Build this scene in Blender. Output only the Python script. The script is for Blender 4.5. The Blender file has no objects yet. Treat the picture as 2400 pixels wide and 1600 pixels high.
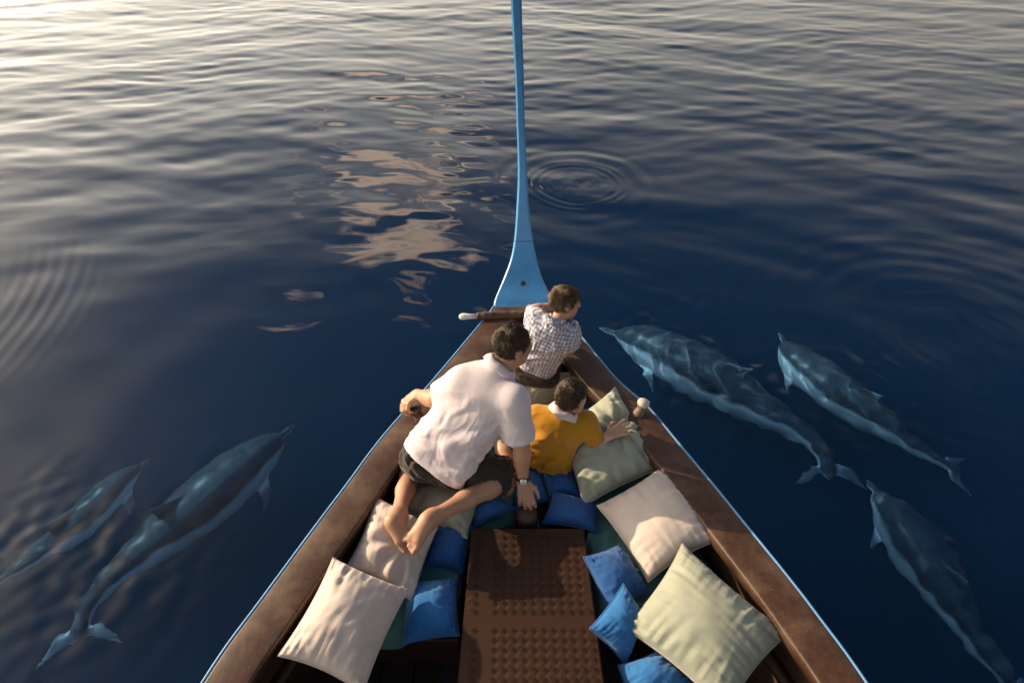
import bpy, bmesh, math, random
import numpy as np
from mathutils import Vector, Matrix, noise as mnoise

R = math.radians
S = bpy.context.scene
C = S.collection
rng = np.random.default_rng(7)
random.seed(7)

# ------------------------------------------------------------------ camera
CAM_H, PITCH, FPX = 3.6, R(39.4), 1600.0
cam_d = bpy.data.cameras.new('camera')
cam_d.sensor_width = 36.0
cam_d.lens = 36.0 * FPX / 2400.0
cam_d.clip_start = 0.05
cam_d.clip_end = 9000.0
cam = bpy.data.objects.new('camera', cam_d)
C.objects.link(cam)
cam.location = (0, 0, CAM_H)
cam.rotation_euler = (math.pi / 2 - PITCH, 0, 0)
S.camera = cam

# ------------------------------------------------------------------ sky, sun, exposure
SUN_AZ, SUN_EL = R(-70.0), R(22.5)          # azimuth from straight ahead (+Y), negative = left
to_sun = Vector((math.sin(SUN_AZ) * math.cos(SUN_EL), math.cos(SUN_AZ) * math.cos(SUN_EL), math.sin(SUN_EL)))
W = bpy.data.worlds.new('World')
S.world = W
W.use_nodes = True
wn, wl = W.node_tree.nodes, W.node_tree.links
wn.clear()
w_out = wn.new('ShaderNodeOutputWorld')
w_bg = wn.new('ShaderNodeBackground')
w_bg.inputs['Strength'].default_value = 0.08
sky = wn.new('ShaderNodeTexSky')
sky.sky_type = 'NISHITA'
sky.sun_disc = False
sky.sun_elevation = SUN_EL
sky.sun_rotation = SUN_AZ
sky.altitude = 0
sky.air_density = 1.0
sky.dust_density = 5.0
sky.ozone_density = 1.5
# broken fair-weather clouds on a flat layer overhead, seen mirrored in the water
w_tc = wn.new('ShaderNodeTexCoord')
w_sep = wn.new('ShaderNodeSeparateXYZ')
wl.new(w_tc.outputs['Generated'], w_sep.inputs[0])
def wmath(op, a, b=None, c=None):
    n = wn.new('ShaderNodeMath'); n.operation = op
    for i, v in enumerate((a, b, c)):
        if v is None: continue
        if isinstance(v, (int, float)): n.inputs[i].default_value = v
        else: wl.new(v, n.inputs[i])
    return n.outputs[0]
zc = wmath('MAXIMUM', w_sep.outputs['Z'], 0.03)
px = wmath('DIVIDE', w_sep.outputs['X'], zc)
py = wmath('DIVIDE', w_sep.outputs['Y'], zc)
w_cmb = wn.new('ShaderNodeCombineXYZ')
wl.new(px, w_cmb.inputs[0]); wl.new(py, w_cmb.inputs[1])
w_cmb.inputs[2].default_value = 0.0
cl_n = wn.new('ShaderNodeTexNoise')
cl_n.inputs['Scale'].default_value = 3.0
cl_n.inputs['Detail'].default_value = 7.0
cl_n.inputs['Roughness'].default_value = 0.6
wl.new(w_cmb.outputs[0], cl_n.inputs['Vector'])
def wblob(cx, cy_, sx, sy):
    a = wmath('POWER', wmath('MULTIPLY', wmath('SUBTRACT', px, cx), 1 / sx), 2.0)
    b = wmath('POWER', wmath('MULTIPLY', wmath('SUBTRACT', py, cy_), 1 / sy), 2.0)
    return wmath('POWER', 2.718, wmath('MULTIPLY', wmath('ADD', a, b), -1.0))
cl_sum = wmath('ADD', cl_n.outputs['Fac'], wmath('MULTIPLY', wmath('ADD', wblob(-0.36, 1.80, 0.42, 0.60), wmath('MULTIPLY', wblob(-0.55, 1.02, 0.20, 0.14), 0.12)), 0.265))
cl_r = wn.new('ShaderNodeValToRGB')
cl_r.color_ramp.elements[0].position = 0.685
cl_r.color_ramp.elements[1].position = 0.78
wl.new(cl_sum, cl_r.inputs[0])
cl_fac = wmath('MULTIPLY', cl_r.outputs[0], 0.85)
w_mix = wn.new('ShaderNodeMix'); w_mix.data_type = 'RGBA'
wl.new(cl_fac, w_mix.inputs['Factor'])
wl.new(sky.outputs[0], w_mix.inputs['A'])
w_mix.inputs['B'].default_value = (48.0, 34.0, 22.0, 1)
# pale warm haze low over the horizon, all the way round
ht = wmath('MINIMUM', wmath('MAXIMUM', wmath('DIVIDE', wmath('SUBTRACT', 0.58, w_sep.outputs['Z']), 0.47), 0.0), 1.0)
hz = wmath('MULTIPLY', wmath('MULTIPLY', ht, ht), wmath('SUBTRACT', 3.0, wmath('MULTIPLY', ht, 2.0)))
w_hz = wn.new('ShaderNodeMix'); w_hz.data_type = 'RGBA'
wl.new(wmath('MULTIPLY', hz, 0.88), w_hz.inputs['Factor'])
wl.new(w_mix.outputs['Result'], w_hz.inputs['A'])
# brighter towards the sun, as haze scatters forward
hs = wmath('ADD', wmath('MULTIPLY', w_sep.outputs['X'], math.sin(SUN_AZ)), wmath('MULTIPLY', w_sep.outputs['Y'], math.cos(SUN_AZ)))
hk = wmath('ADD', 0.32, wmath('MULTIPLY', wmath('POWER', wmath('MAXIMUM', wmath('ADD', wmath('MULTIPLY', hs, 0.5), 0.5), 0.0), 3.0), 1.8))
w_sc = wn.new('ShaderNodeVectorMath'); w_sc.operation = 'SCALE'
w_sc.inputs[0].default_value = (25.5, 23.2, 18.8)
wl.new(hk, w_sc.inputs['Scale'])
wl.new(w_sc.outputs[0], w_hz.inputs['B'])
# wide warm aureole round the sun
dv = wn.new('ShaderNodeVectorMath'); dv.operation = 'DOT_PRODUCT'
wl.new(w_tc.outputs['Generated'], dv.inputs[0]); dv.inputs[1].default_value = to_sun[:]
w_au = wn.new('ShaderNodeVectorMath'); w_au.operation = 'SCALE'
w_au.inputs[0].default_value = (38.0, 28.5, 17.0)
wl.new(wmath('POWER', wmath('MAXIMUM', dv.outputs['Value'], 0.0), 18.0), w_au.inputs['Scale'])
w_ad = wn.new('ShaderNodeVectorMath'); w_ad.operation = 'ADD'
wl.new(w_hz.outputs['Result'], w_ad.inputs[0]); wl.new(w_au.outputs[0], w_ad.inputs[1])
wl.new(w_ad.outputs[0], w_bg.inputs['Color'])
wl.new(w_bg.outputs[0], w_out.inputs[0])

sun_d = bpy.data.lights.new('sun', 'SUN')
sun_d.energy = 5.0
sun_d.angle = R(0.6)
sun_d.color = (1.0, 0.77, 0.52)
sun = bpy.data.objects.new('sun', sun_d)
C.objects.link(sun)
sun.rotation_euler = (-to_sun).to_track_quat('-Z', 'Y').to_euler()
sun.location = to_sun * 50
try:
    sun_d.cycles.is_caustics_light = True
except Exception:
    pass

S.view_settings.view_transform = 'Standard'
S.view_settings.look = 'None'
S.view_settings.exposure = 0.42
S.view_settings.gamma = 1.0
S.view_settings.use_curve_mapping = False
S.render.engine = 'CYCLES'
cy = S.cycles
cy.use_denoising = True
cy.max_bounces = 10
cy.diffuse_bounces = 3
cy.glossy_bounces = 4
cy.transmission_bounces = 6
cy.transparent_max_bounces = 12
cy.volume_bounces = 1
cy.sample_clamp_indirect = 3.0
cy.sample_clamp_direct = 0.0
cy.blur_glossy = 0.4
# ------------------------------------------------------------------ helpers
CP, SP = math.cos(PITCH), math.sin(PITCH)
def at(x, y, z):
    """world point at height z seen at picture position x, y of the 2400 x 1600 photograph"""
    u, v = (x - 1200.0) / FPX, (y - 800.0) / FPX
    d = Vector((u, CP - v * SP, -SP - v * CP))
    t = (z - CAM_H) / d.z
    return Vector((0, 0, CAM_H)) + d * t

def tag(o, label=None, cat=None, group=None, kind=None):
    if label: o['label'] = label
    if cat: o['category'] = cat
    if group: o['group'] = group
    if kind: o['kind'] = kind
    return o

def empty(name, loc, parent=None):
    o = bpy.data.objects.new(name, None)
    o.empty_display_size = 0.1
    o.location = loc
    C.objects.link(o)
    return o

def mesh_obj(name, verts, faces, mat, parent=None, smooth=True):
    """mesh in world coordinates; parented without moving (parents are unrotated empties or meshes)"""
    me = bpy.data.meshes.new(name)
    verts = np.asarray(verts, dtype=np.float32).reshape(-1, 3)
    off = Vector((0, 0, 0))
    p = parent
    while p is not None:
        off += p.location
        p = p.parent
    verts = verts - np.array(off, dtype=np.float32)
    if isinstance(faces, np.ndarray) and faces.ndim == 2:
        n = faces.shape[1]
        me.vertices.add(len(verts)); me.vertices.foreach_set('co', verts.ravel())
        me.loops.add(faces.size); me.loops.foreach_set('vertex_index', faces.astype(np.int32).ravel())
        me.polygons.add(len(faces))
        me.polygons.foreach_set('loop_start', np.arange(0, faces.size, n, dtype=np.int32))
        me.update(calc_edges=True); me.validate()
    else:
        me.from_pydata(verts.tolist(), [], [list(f) for f in faces])
        me.update()
    if smooth:
        me.polygons.foreach_set('use_smooth', np.ones(len(me.polygons), dtype=bool))
    if mat is not None: me.materials.append(mat)
    o = bpy.data.objects.new(name, me)
    C.objects.link(o)
    if parent is not None: o.parent = parent
    return o

def bm_obj(name, bm, mat, parent=None, smooth=False):
    vs = [v.co[:] for v in bm.verts]
    bm.verts.index_update()
    fs = [[v.index for v in f.verts] for f in bm.faces]
    bm.free()
    return mesh_obj(name, vs, fs, mat, parent, smooth)

# vectorised gradient noise -------------------------------------------------
_perm = np.random.default_rng(3).permutation(256)
_perm = np.concatenate([_perm, _perm, _perm])
_grad = np.random.default_rng(4).normal(size=(256, 3)); _grad /= np.linalg.norm(_grad, axis=1)[:, None]
def pnoise(p):
    p = np.asarray(p, dtype=np.float64)
    i = np.floor(p).astype(int); f = p - i; i &= 255
    u = f * f * f * (f * (f * 6 - 15) + 10)
    out = np.zeros(len(p))
    for dx in (0, 1):
        for dy in (0, 1):
            for dz in (0, 1):
                h = _perm[_perm[_perm[(i[:, 0] + dx) & 255] + ((i[:, 1] + dy) & 255)] + ((i[:, 2] + dz) & 255)]
                g = _grad[h]
                d = f - np.array([dx, dy, dz])
                w = (u[:, 0] if dx else 1 - u[:, 0]) * (u[:, 1] if dy else 1 - u[:, 1]) * (u[:, 2] if dz else 1 - u[:, 2])
                out += w * (g * d).sum(1)
    return out * 1.6

# node material builder ------------------------------------------------------
class Mat:
    def __init__(s, name, rough=0.6, metal=0.0, spec=0.5):
        s.m = bpy.data.materials.new(name); s.m.use_nodes = True
        s.nt = s.m.node_tree; s.n = s.nt.nodes; s.l = s.nt.links
        s.b = s.n['Principled BSDF']; s.out = s.n['Material Output']
        s.b.inputs['Roughness'].default_value = rough
        s.b.inputs['Metallic'].default_value = metal
        s.b.inputs['Specular IOR Level'].default_value = spec
        s._tc = None
    def new(s, t, **kw):
        n = s.n.new(t)
        for k, v in kw.items(): setattr(n, k, v)
        return n
    def set(s, sock, v):
        if isinstance(v, bpy.types.NodeSocket): s.l.new(v, sock)
        elif isinstance(v, (tuple, list)): sock.default_value = tuple(v) + ((1,) if len(v) == 3 and sock.type == 'RGBA' else ())
        else: sock.default_value = v
    def inp(s, name, v): s.set(s.b.inputs[name], v)
    def coord(s, which='Object'):
        if s._tc is None: s._tc = s.n.new('ShaderNodeTexCoord')
        return s._tc.outputs[which]
    def mapping(s, vec, scale=(1, 1, 1), rot=(0, 0, 0), loc=(0, 0, 0)):
        n = s.n.new('ShaderNodeMapping'); s.l.new(vec, n.inputs[0])
        n.inputs['Scale'].default_value = scale; n.inputs['Rotation'].default_value = rot; n.inputs['Location'].default_value = loc
        return n.outputs[0]
    def noise(s, vec, scale, detail=4, rough=0.55, dist=0.0):
        n = s.n.new('ShaderNodeTexNoise'); s.l.new(vec, n.inputs['Vector'])
        n.inputs['Scale'].default_value = scale; n.inputs['Detail'].default_value = detail
        n.inputs['Roughness'].default_value = rough; n.inputs['Distortion'].default_value = dist
        return n.outputs['Fac']
    def ramp(s, fac, stops, interp='LINEAR'):
        n = s.n.new('ShaderNodeValToRGB'); s.l.new(fac, n.inputs[0])
        cr = n.color_ramp; cr.interpolation = interp
        while len(cr.elements) < len(stops): cr.elements.new(0.5)
        for e, (p, c) in zip(cr.elements, stops):
            e.position = p
            if isinstance(c, (int, float)): c = (c, c, c)
            e.color = tuple(c) + (1,)
        return n.outputs[0]
    def mix(s, fac, a, b, mode='MIX'):
        n = s.n.new('ShaderNodeMix'); n.data_type = 'RGBA'; n.blend_type = mode
        s.set(n.inputs['Factor'], fac); s.set(n.inputs['A'], a); s.set(n.inputs['B'], b)
        return n.outputs['Result']
    def math(s, op, a, b=0.0):
        n = s.n.new('ShaderNodeMath'); n.operation = op
        s.set(n.inputs[0], a); s.set(n.inputs[1], b)
        return n.outputs[0]
    def bump(s, h, strength=0.3, dist=0.01):
        n = s.n.new('ShaderNodeBump'); s.l.new(h, n.inputs['Height'])
        n.inputs['Strength'].default_value = strength; n.inputs['Distance'].default_value = dist
        s.l.new(n.outputs[0], s.b.inputs['Normal'])
        return n
# ------------------------------------------------------------------ blended solid modelling (continuous bodies)
class Solid:
    """soft union of rounded cones, ellipsoids and flattened cones, extracted as one continuous quad mesh"""
    def __init__(s, h=0.005):
        s.h = h; s.prims = []; s.cuts = []
    def cone(s, a, b, ra, rb, k=0.008, flat=None, flat_axis=None, cap_a=False, cap_b=False, sign=1):
        s.prims.append(('c', Vector(a), Vector(b), ra, rb, k, flat, Vector(flat_axis).normalized() if flat_axis is not None else None, cap_a, cap_b, sign)); return s
    def chain(s, pts, rad, k=0.008, **kw):
        for i in range(len(pts) - 1): s.cone(pts[i], pts[i + 1], rad[i], rad[i + 1], k, **kw)
        return s
    def ell(s, c, axes, radii, k=0.008, sign=1):
        s.prims.append(('e', Vector(c), [Vector(a).normalized() for a in axes], radii, k, sign)); return s
    def cut(s, p, n):
        s.cuts.append((Vector(p), Vector(n).normalized())); return s
    def build(s):
        h = s.h
        lo, hi = np.full(3, 1e9), np.full(3, -1e9)
        bbs = []
        for p in s.prims:
            if p[0] == 'c':
                m = max(p[3], p[4]) + 5 * p[5] + 2 * h
                a, b = np.array(p[1]), np.array(p[2])
                l, u = np.minimum(a, b) - m, np.maximum(a, b) + m
            else:
                m = max(p[3]) + 5 * p[4] + 2 * h
                l, u = np.array(p[1]) - m, np.array(p[1]) + m
            bbs.append((l, u)); lo = np.minimum(lo, l); hi = np.maximum(hi, u)
        n = np.ceil((hi - lo) / h).astype(int) + 1
        F = np.zeros(n, dtype=np.float32)
        NEG = {}
        for p, (l, u) in zip(s.prims, bbs):
            i0 = np.maximum(np.floor((l - lo) / h).astype(int), 0); i1 = np.minimum(np.ceil((u - lo) / h).astype(int) + 1, n)
            X, Y, Z = np.meshgrid(*[(lo[a] + h * np.arange(i0[a], i1[a])).astype(np.float32) for a in range(3)], indexing='ij')
            if p[0] == 'c':
                _, a, b, ra, rb, k, flat, fax, ca, cb, sign = p
                ax, ay, az = X - a.x, Y - a.y, Z - a.z
                d = b - a
                if flat is not None:
                    q = (ax * fax.x + ay * fax.y + az * fax.z) * (flat - 1.0)
                    ax, ay, az = ax + q * fax.x, ay + q * fax.y, az + q * fax.z
                    dq = d.dot(fax) * (flat - 1.0); d = d + fax * dq
                L2 = max(d.length_squared, 1e-9)
                t = (ax * d.x + ay * d.y + az * d.z) / L2
                tc = np.clip(t, 0, 1)
                dist = np.sqrt((ax - tc * d.x) ** 2 + (ay - tc * d.y) ** 2 + (az - tc * d.z) ** 2) - (ra + (rb - ra) * tc)
                if ca: dist = np.maximum(dist, -t * math.sqrt(L2))
                if cb: dist = np.maximum(dist, (t - 1) * math.sqrt(L2))
            else:
                _, c, axes, rad, k, sign = p
                q = [((X - c.x) * A.x + (Y - c.y) * A.y + (Z - c.z) * A.z) for A in axes]
                k0 = np.sqrt(sum((q[i] / rad[i]) ** 2 for i in range(3))); k1 = np.sqrt(sum((q[i] / rad[i] ** 2) ** 2 for i in range(3))) + 1e-6
                dist = k0 * (k0 - 1) / k1
            sl = tuple(slice(i0[a], i1[a]) for a in range(3))
            if sign > 0: F[sl] += np.exp(np.clip(-dist / k, -30, 30))
            else: F[sl] /= (1 + np.exp(np.clip(-dist / k, -30, 30)))
        V = -np.log(F + 1e-7)
        if s.cuts:
            X, Y, Z = [(lo[a] + h * np.arange(n[a])).astype(np.float32) for a in range(3)]
            for p, nn in s.cuts:
                pd = ((X - p.x) * nn.x)[:, None, None] + ((Y - p.y) * nn.y)[None, :, None] + ((Z - p.z) * nn.z)[None, None, :]
                V = np.maximum(V, pd / 0.008)
        return surface_nets(np.clip(V, -8, 8), lo, h)

def surface_nets(V, lo, h):
    ins = V < 0
    nx, ny, nz = V.shape
    c = np.zeros((nx - 1, ny - 1, nz - 1), dtype=np.uint8)
    for dx in (0, 1):
        for dy in (0, 1):
            for dz in (0, 1):
                c += ins[dx:nx - 1 + dx, dy:ny - 1 + dy, dz:nz - 1 + dz]
    ci, cj, ck = np.nonzero((c > 0) & (c < 8))
    acc = np.zeros((len(ci), 3)); cnt = np.zeros(len(ci))
    cor = [(a, b, d) for a in (0, 1) for b in (0, 1) for d in (0, 1)]
    val = {q: V[ci + q[0], cj + q[1], ck + q[2]] for q in cor}
    for q in cor:
        for ax in range(3):
            if q[ax] == 0:
                r = list(q); r[ax] = 1; r = tuple(r)
                a, b = val[q], val[r]
                x = (a < 0) != (b < 0)
                t = np.where(x, a / np.where(x, a - b, 1), 0)
                p = np.tile(np.array(q, dtype=float), (len(ci), 1)); p[:, ax] = t
                acc += p * x[:, None]; cnt += x
    verts = lo + h * (np.stack([ci, cj, ck], 1) + acc / cnt[:, None])
    idx = -np.ones(c.shape, dtype=np.int64); idx[ci, cj, ck] = np.arange(len(ci))
    quads = []
    for ax in range(3):
        sl0 = [slice(None)] * 3; sl1 = [slice(None)] * 3
        sl0[ax] = slice(0, V.shape[ax] - 1); sl1[ax] = slice(1, V.shape[ax])
        a, b = ins[tuple(sl0)], ins[tuple(sl1)]
        i, j, k = np.nonzero(a != b)
        fl = a[i, j, k]
        o1, o2 = [(1, 2), (2, 0), (0, 1)][ax]
        P = np.stack([i, j, k], 1)
        ok = (P[:, o1] > 0) & (P[:, o2] > 0) & (P[:, o1] < V.shape[o1] - 1) & (P[:, o2] < V.shape[o2] - 1)
        P = P[ok]; fl = fl[ok]
        e1 = np.zeros(3, int); e1[o1] = 1; e2 = np.zeros(3, int); e2[o2] = 1
        g = lambda Q: idx[Q[:, 0], Q[:, 1], Q[:, 2]]
        q = np.stack([g(P - e1 - e2), g(P - e2), g(P), g(P - e1)], 1)
        q[~fl] = q[~fl][:, ::-1]
        quads.append(q)
    f = np.vstack(quads)
    f = f[(f >= 0).all(1)]
    return verts, f

def vnormals(v, f):
    n = np.cross(v[f[:, 2]] - v[f[:, 0]], v[f[:, 3]] - v[f[:, 1]]) if f.shape[1] == 4 else np.cross(v[f[:, 1]] - v[f[:, 0]], v[f[:, 2]] - v[f[:, 0]])
    out = np.zeros_like(v)
    for i in range(f.shape[1]): np.add.at(out, f[:, i], n)
    return out / (np.linalg.norm(out, axis=1)[:, None] + 1e-12)

def relax(v, f, it=2, lam=0.5):
    e = np.vstack([f[:, [i, (i + 1) % f.shape[1]]] for i in range(f.shape[1])])
    for _ in range(it):
        s = np.zeros_like(v); c = np.zeros(len(v))
        np.add.at(s, e[:, 0], v[e[:, 1]]); np.add.at(c, e[:, 0], 1)
        np.add.at(s, e[:, 1], v[e[:, 0]]); np.add.at(c, e[:, 1], 1)
        v = v + lam * (s / np.maximum(c, 1)[:, None] - v)
    return v

def color_attr(o, cols, name='col'):
    a = o.data.color_attributes.new(name, 'FLOAT_COLOR', 'POINT')
    buf = np.ones((len(cols), 4), dtype=np.float32); buf[:, :3] = cols
    a.data.foreach_set('color', buf.ravel())

def catmull(pts, n):
    P = [np.array(p, dtype=float) for p in pts]
    P = [2 * P[0] - P[1]] + P + [2 * P[-1] - P[-2]]
    out = []
    m = len(P) - 3
    for i in range(n):
        t = i / (n - 1) * m; j = min(int(t), m - 1); t -= j
        a, b, c, d = P[j:j + 4]
        out.append(0.5 * ((2 * b) + (c - a) * t + (2 * a - 5 * b + 4 * c - d) * t * t + (3 * b - a - 3 * c + d) * t ** 3))
    return np.array(out)

def tube(path, rad, nseg=8, closed=False, caps=True):
    """verts, faces of a tube along path; rad scalar or list"""
    path = [Vector(p) for p in path]; n = len(path)
    if not hasattr(rad, '__len__'): rad = [rad] * n
    vs, fs = [], []
    prev = None
    for i, p in enumerate(path):
        t = (path[(i + 1) % n] - path[i - 1]) if closed else (path[min(i + 1, n - 1)] - path[max(i - 1, 0)])
        t.normalize()
        if prev is None:
            prev = t.orthogonal().normalized()
        u = (prev - t * prev.dot(t)).normalized(); prev = u
        w = t.cross(u)
        for j in range(nseg):
            a = 2 * math.pi * j / nseg
            vs.append(p + (u * math.cos(a) + w * math.sin(a)) * rad[i])
    for i in range(n if closed else n - 1):
        for j in range(nseg):
            a, b = i * nseg + j, i * nseg + (j + 1) % nseg
            c, d = ((i + 1) % n) * nseg + (j + 1) % nseg, ((i + 1) % n) * nseg + j
            fs.append((a, b, c, d))
    if caps and not closed:
        fs.append(tuple(range(nseg))[::-1]); fs.append(tuple((n - 1) * nseg + j for j in range(nseg)))
    return [v[:] for v in vs], fs
# ------------------------------------------------------------------ the sea
def ring(x, y, cx, cy_, r0, width, lam, amp, phase=0.0):
    r = np.hypot(x - cx, y - cy_)
    an = np.arctan2(y - cy_, x - cx)
    amp = amp * (0.62 + 0.38 * np.sin(3 * an + 9 * r0) * np.sin(2 * an + 1.3 + 5 * lam)); r = r + 0.02 * r0 * np.sin(2 * an + 4 * lam) + 0.006 * np.sin(5 * an + r0)
    return amp * np.exp(-((r - r0) / width) ** 2) * np.cos(2 * np.pi * (r - r0) / lam + phase)

def sea_height(x, y):
    g = np.random.default_rng(21)
    h = np.zeros_like(x)
    # slow drift of the pattern so that crests wander
    wx = x + 0.22 * np.sin(0.9 * y + 0.35 * x + 1.0) + 0.12 * np.sin(0.5 * x - 1.7 * y)
    wy = y + 0.16 * np.sin(0.55 * x + 0.4) + 0.10 * np.sin(1.3 * x + 0.6 * y + 2.0)
    for lo, hi, n, slope, spread in ((1.6, 4.0, 10, 0.013, 0.38), (0.7, 1.6, 16, 0.018, 0.34), (0.25, 0.65, 30, 0.026, 0.42)):
        for _ in range(n):
            lam = math.exp(g.uniform(math.log(lo), math.log(hi)))
            th = g.normal(0, spread) + 0.05
            k = 2 * math.pi / lam
            a = slope / k * math.sqrt(2.0 / n)
            h += a * np.sin(k * (wx * math.sin(th) + wy * math.cos(th)) + g.uniform(0, 6.28))
    # the water lies calmer close to the boat
    calm = 1.0 / (1.0 + np.exp(-(np.hypot(x * 0.8, y - 2.0) - 5.0) / 1.4))
    h *= 0.26 + 0.74 * calm
    # rings round the bow
    rb = np.hypot(x - 0.2, y - 3.0)
    for lam, a, ph in ((0.95, 0.0016, 0.0), (0.62, 0.0009, 1.3), (1.5, 0.0028, 2.2)):
        h += a * np.sin(2 * np.pi * rb / lam + ph + 0.8 * np.sin(0.6 * x + 0.4 * y)) * np.clip((rb - 1.2) / 2.5, 0, 1)
    # rings where a dolphin has just blown
    c1 = at(1352, 432, 0); c2 = at(2260, 800, 0); c3 = Vector((-7.8, 4.35, 0))
    h += ring(x, y, c1.x, c1.y, 0.50, 0.14, 0.10, 0.0034)
    h += ring(x, y, c1.x, c1.y, 0.22, 0.16, 0.065, 0.0012)
    h += ring(x, y, c1.x - 0.1, c1.y + .1, 0.36, 0.06, 0.06, 0.0010)
    h += ring(x, y, c1.x, c1.y, 0.80, 0.25, 0.26, 0.0030)
    h += ring(x, y, c2.x, c2.y, 1.35, 0.5, 0.24, 0.0020)
    h += ring(x, y, c2.x, c2.y, 0.55, 0.35, 0.12, 0.0006)
    r3 = math.hypot(at(110, 690, 0).x - c3.x, at(110, 690, 0).y - c3.y)
    h += ring(x, y, c3.x, c3.y, r3, 0.45, 0.125, 0.0011) * np.exp(-((x - at(110, 690, 0).x) ** 2 + (y - at(110, 690, 0).y) ** 2) / 1.1)
    # fine wrinkling where the dolphins push the surface
    fine = np.zeros_like(x)
    for _ in range(26):
        lam = g.uniform(0.09, 0.26); th = g.uniform(0, 6.28); k = 2 * math.pi / lam
        fine += 0.145 / k * math.sqrt(2 / 26) * np.sin(k * (x * math.sin(th) + y * math.cos(th)) + g.uniform(0, 6.28))
    mk = np.zeros_like(x)
    for (px_, py_, r_, w_) in ((1560, 830, .55, 1), (1720, 920, .6, 1), (1880, 1010, .5, .8), (1980, 900, .5, .7), (2080, 980, .5, .6), (2180, 1280, .5, .9), (2280, 1430, .5, 1), (430, 1230, .45, .25), (260, 1330, .5, .5), (100, 1270, .5, .45), (560, 1090, .4, .2), (2330, 760, .9, .12), (1360, 430, .40, .30)):
        c = at(px_, py_, 0); mk = np.maximum(mk, w_ * np.exp(-((x - c.x) ** 2 + (y - c.y) ** 2) / r_ ** 2))
    h += fine * mk
    # short wavelets farther out
    far = np.clip((y - 4.5) / 6.0, 0, 1)
    wl_ = np.zeros_like(x)
    for _ in range(26):
        lam = math.exp(g.uniform(math.log(0.13), math.log(0.42))); th = g.normal(0.05, 0.42); k = 2 * math.pi / lam
        wl_ += 0.040 / k * math.sqrt(2 / 26) * np.sin(k * (wx * math.sin(th) + wy * math.cos(th)) + g.uniform(0, 6.28))
    h += wl_ * far * (0.6 + 0.4 * np.sin(0.7 * x + 0.5 * y) * np.sin(0.4 * x - 0.9 * y + 1))
    return h

def build_sea():
    th = np.concatenate([np.linspace(-180, -62, 40, endpoint=False), np.linspace(-62, 62, 760, endpoint=False), np.linspace(62, 180, 40, endpoint=False)])
    th = np.radians(th)
    r = np.concatenate([np.geomspace(0.5, 24, 800, endpoint=False), np.geomspace(24, 60, 40, endpoint=False), np.geomspace(60, 8000, 40)])
    TH, RR = np.meshgrid(th, r, indexing='ij')
    x, y = RR * np.sin(TH), RR * np.cos(TH)
    z = sea_height(x.ravel(), y.ravel()).reshape(x.shape)
    z *= np.clip((120 - RR) / 80, 0, 1)
    nt_, nr = TH.shape
    v = np.stack([x, y, z], -1).reshape(-1, 3)
    v = np.vstack([v, [[0, 0, 0]]])
    i = np.arange(nt_)[:, None]; j = np.arange(nr - 1)[None, :]
    a = i * nr + j; b = ((i + 1) % nt_) * nr + j
    f = np.stack([b, b + 1, a + 1, a], -1).reshape(-1, 4)
    pass
    o = mesh_obj('sea', v, f, None)
    # close the small hole under the boat
    return o

def sea_material():
    m = Mat('sea_water', rough=0.0)
    m.b.inputs['Base Color'].default_value = (0.24, 0.58, 1.0, 1)
    m.b.inputs['Transmission Weight'].default_value = 1.0
    m.b.inputs['IOR'].default_value = 1.333
    m.b.inputs['Roughness'].default_value = 0.0
    m.b.distribution = 'GGX'
    return m.m
M_SEA = sea_material()
sea = build_sea()
sea.data.materials.append(M_SEA)
tag(sea, kind='structure')
sea.cycles.is_caustics_caster = True

# the deep blue below: a body of murky water that starts under the swimming dolphins
def box_verts(x0, x1, y0, y1, z0, z1):
    v = [(x, y, z) for z in (z0, z1) for y in (y0, y1) for x in (x0, x1)]
    f = [(0, 2, 3, 1), (4, 5, 7, 6), (0, 1, 5, 4), (2, 6, 7, 3), (0, 4, 6, 2), (1, 3, 7, 5)]
    return v, f
m = Mat('deep_water')
m.n.remove(m.b)
vol = m.new('ShaderNodeVolumePrincipled')
vol.inputs['Color'].default_value = (0.10, 0.36, 0.88, 1)
vol.inputs['Density'].default_value = 1.1
vol.inputs['Absorption Color'].default_value = (0.02, 0.2, 0.5, 1)
vol.inputs['Anisotropy'].default_value = 0.2
m.l.new(vol.outputs[0], m.out.inputs['Volume'])
v, f = box_verts(-400, 400, -200, 800, -24.0, -0.64)
tag(mesh_obj('deep_water', v, f, m.m, smooth=False), kind='stuff')
m = Mat('seabed_silt', rough=0.9); m.inp('Base Color', (0.02, 0.05, 0.09))
v, f = box_verts(-8200, 8200, -8200, 8200, -27.0, -25.0)
tag(mesh_obj('sea_floor', v, f, m.m, smooth=False), kind='structure')
# ------------------------------------------------------------------ materials of the boat
def wood_mat(name, base, dark, pale, rough=0.42, scale=1.0):
    m = Mat(name, rough=rough)
    co = m.coord('Object')
    grain = m.noise(m.mapping(co, (9 * scale, 2.2 * scale, 9 * scale)), 6, 6, 0.6, 0.4)
    blot = m.noise(co, 5.0 * scale, 6, 0.62)
    col = m.mix(m.math('MULTIPLY', m.ramp(grain, [(0.3, 0.0), (0.72, 1.0)]), 0.45), base, dark)
    mot = m.noise(co, 26 * scale, 6, 0.7)
    col = m.mix(m.ramp(mot, [(0.42, 0.0), (0.68, 0.8)]), col, dark)
    col = m.mix(m.math('MULTIPLY', m.ramp(blot, [(0.48, 0.0), (0.70, 1.0)]), 0.45), col, pale)
    sp = m.noise(co, 70 * scale, 3, 0.6)
    col = m.mix(m.ramp(sp, [(0.66, 0.0), (0.72, 0.55)]), col, pale)
    m.inp('Base Color', col)
    m.inp('Roughness', m.ramp(blot, [(0.25, rough - 0.1), (0.8, rough + 0.22)]))
    m.bump(m.math('ADD', m.math('MULTIPLY', grain, 0.5), m.math('MULTIPLY', sp, 0.6)), 0.22, 0.004)
    return m.m
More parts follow.
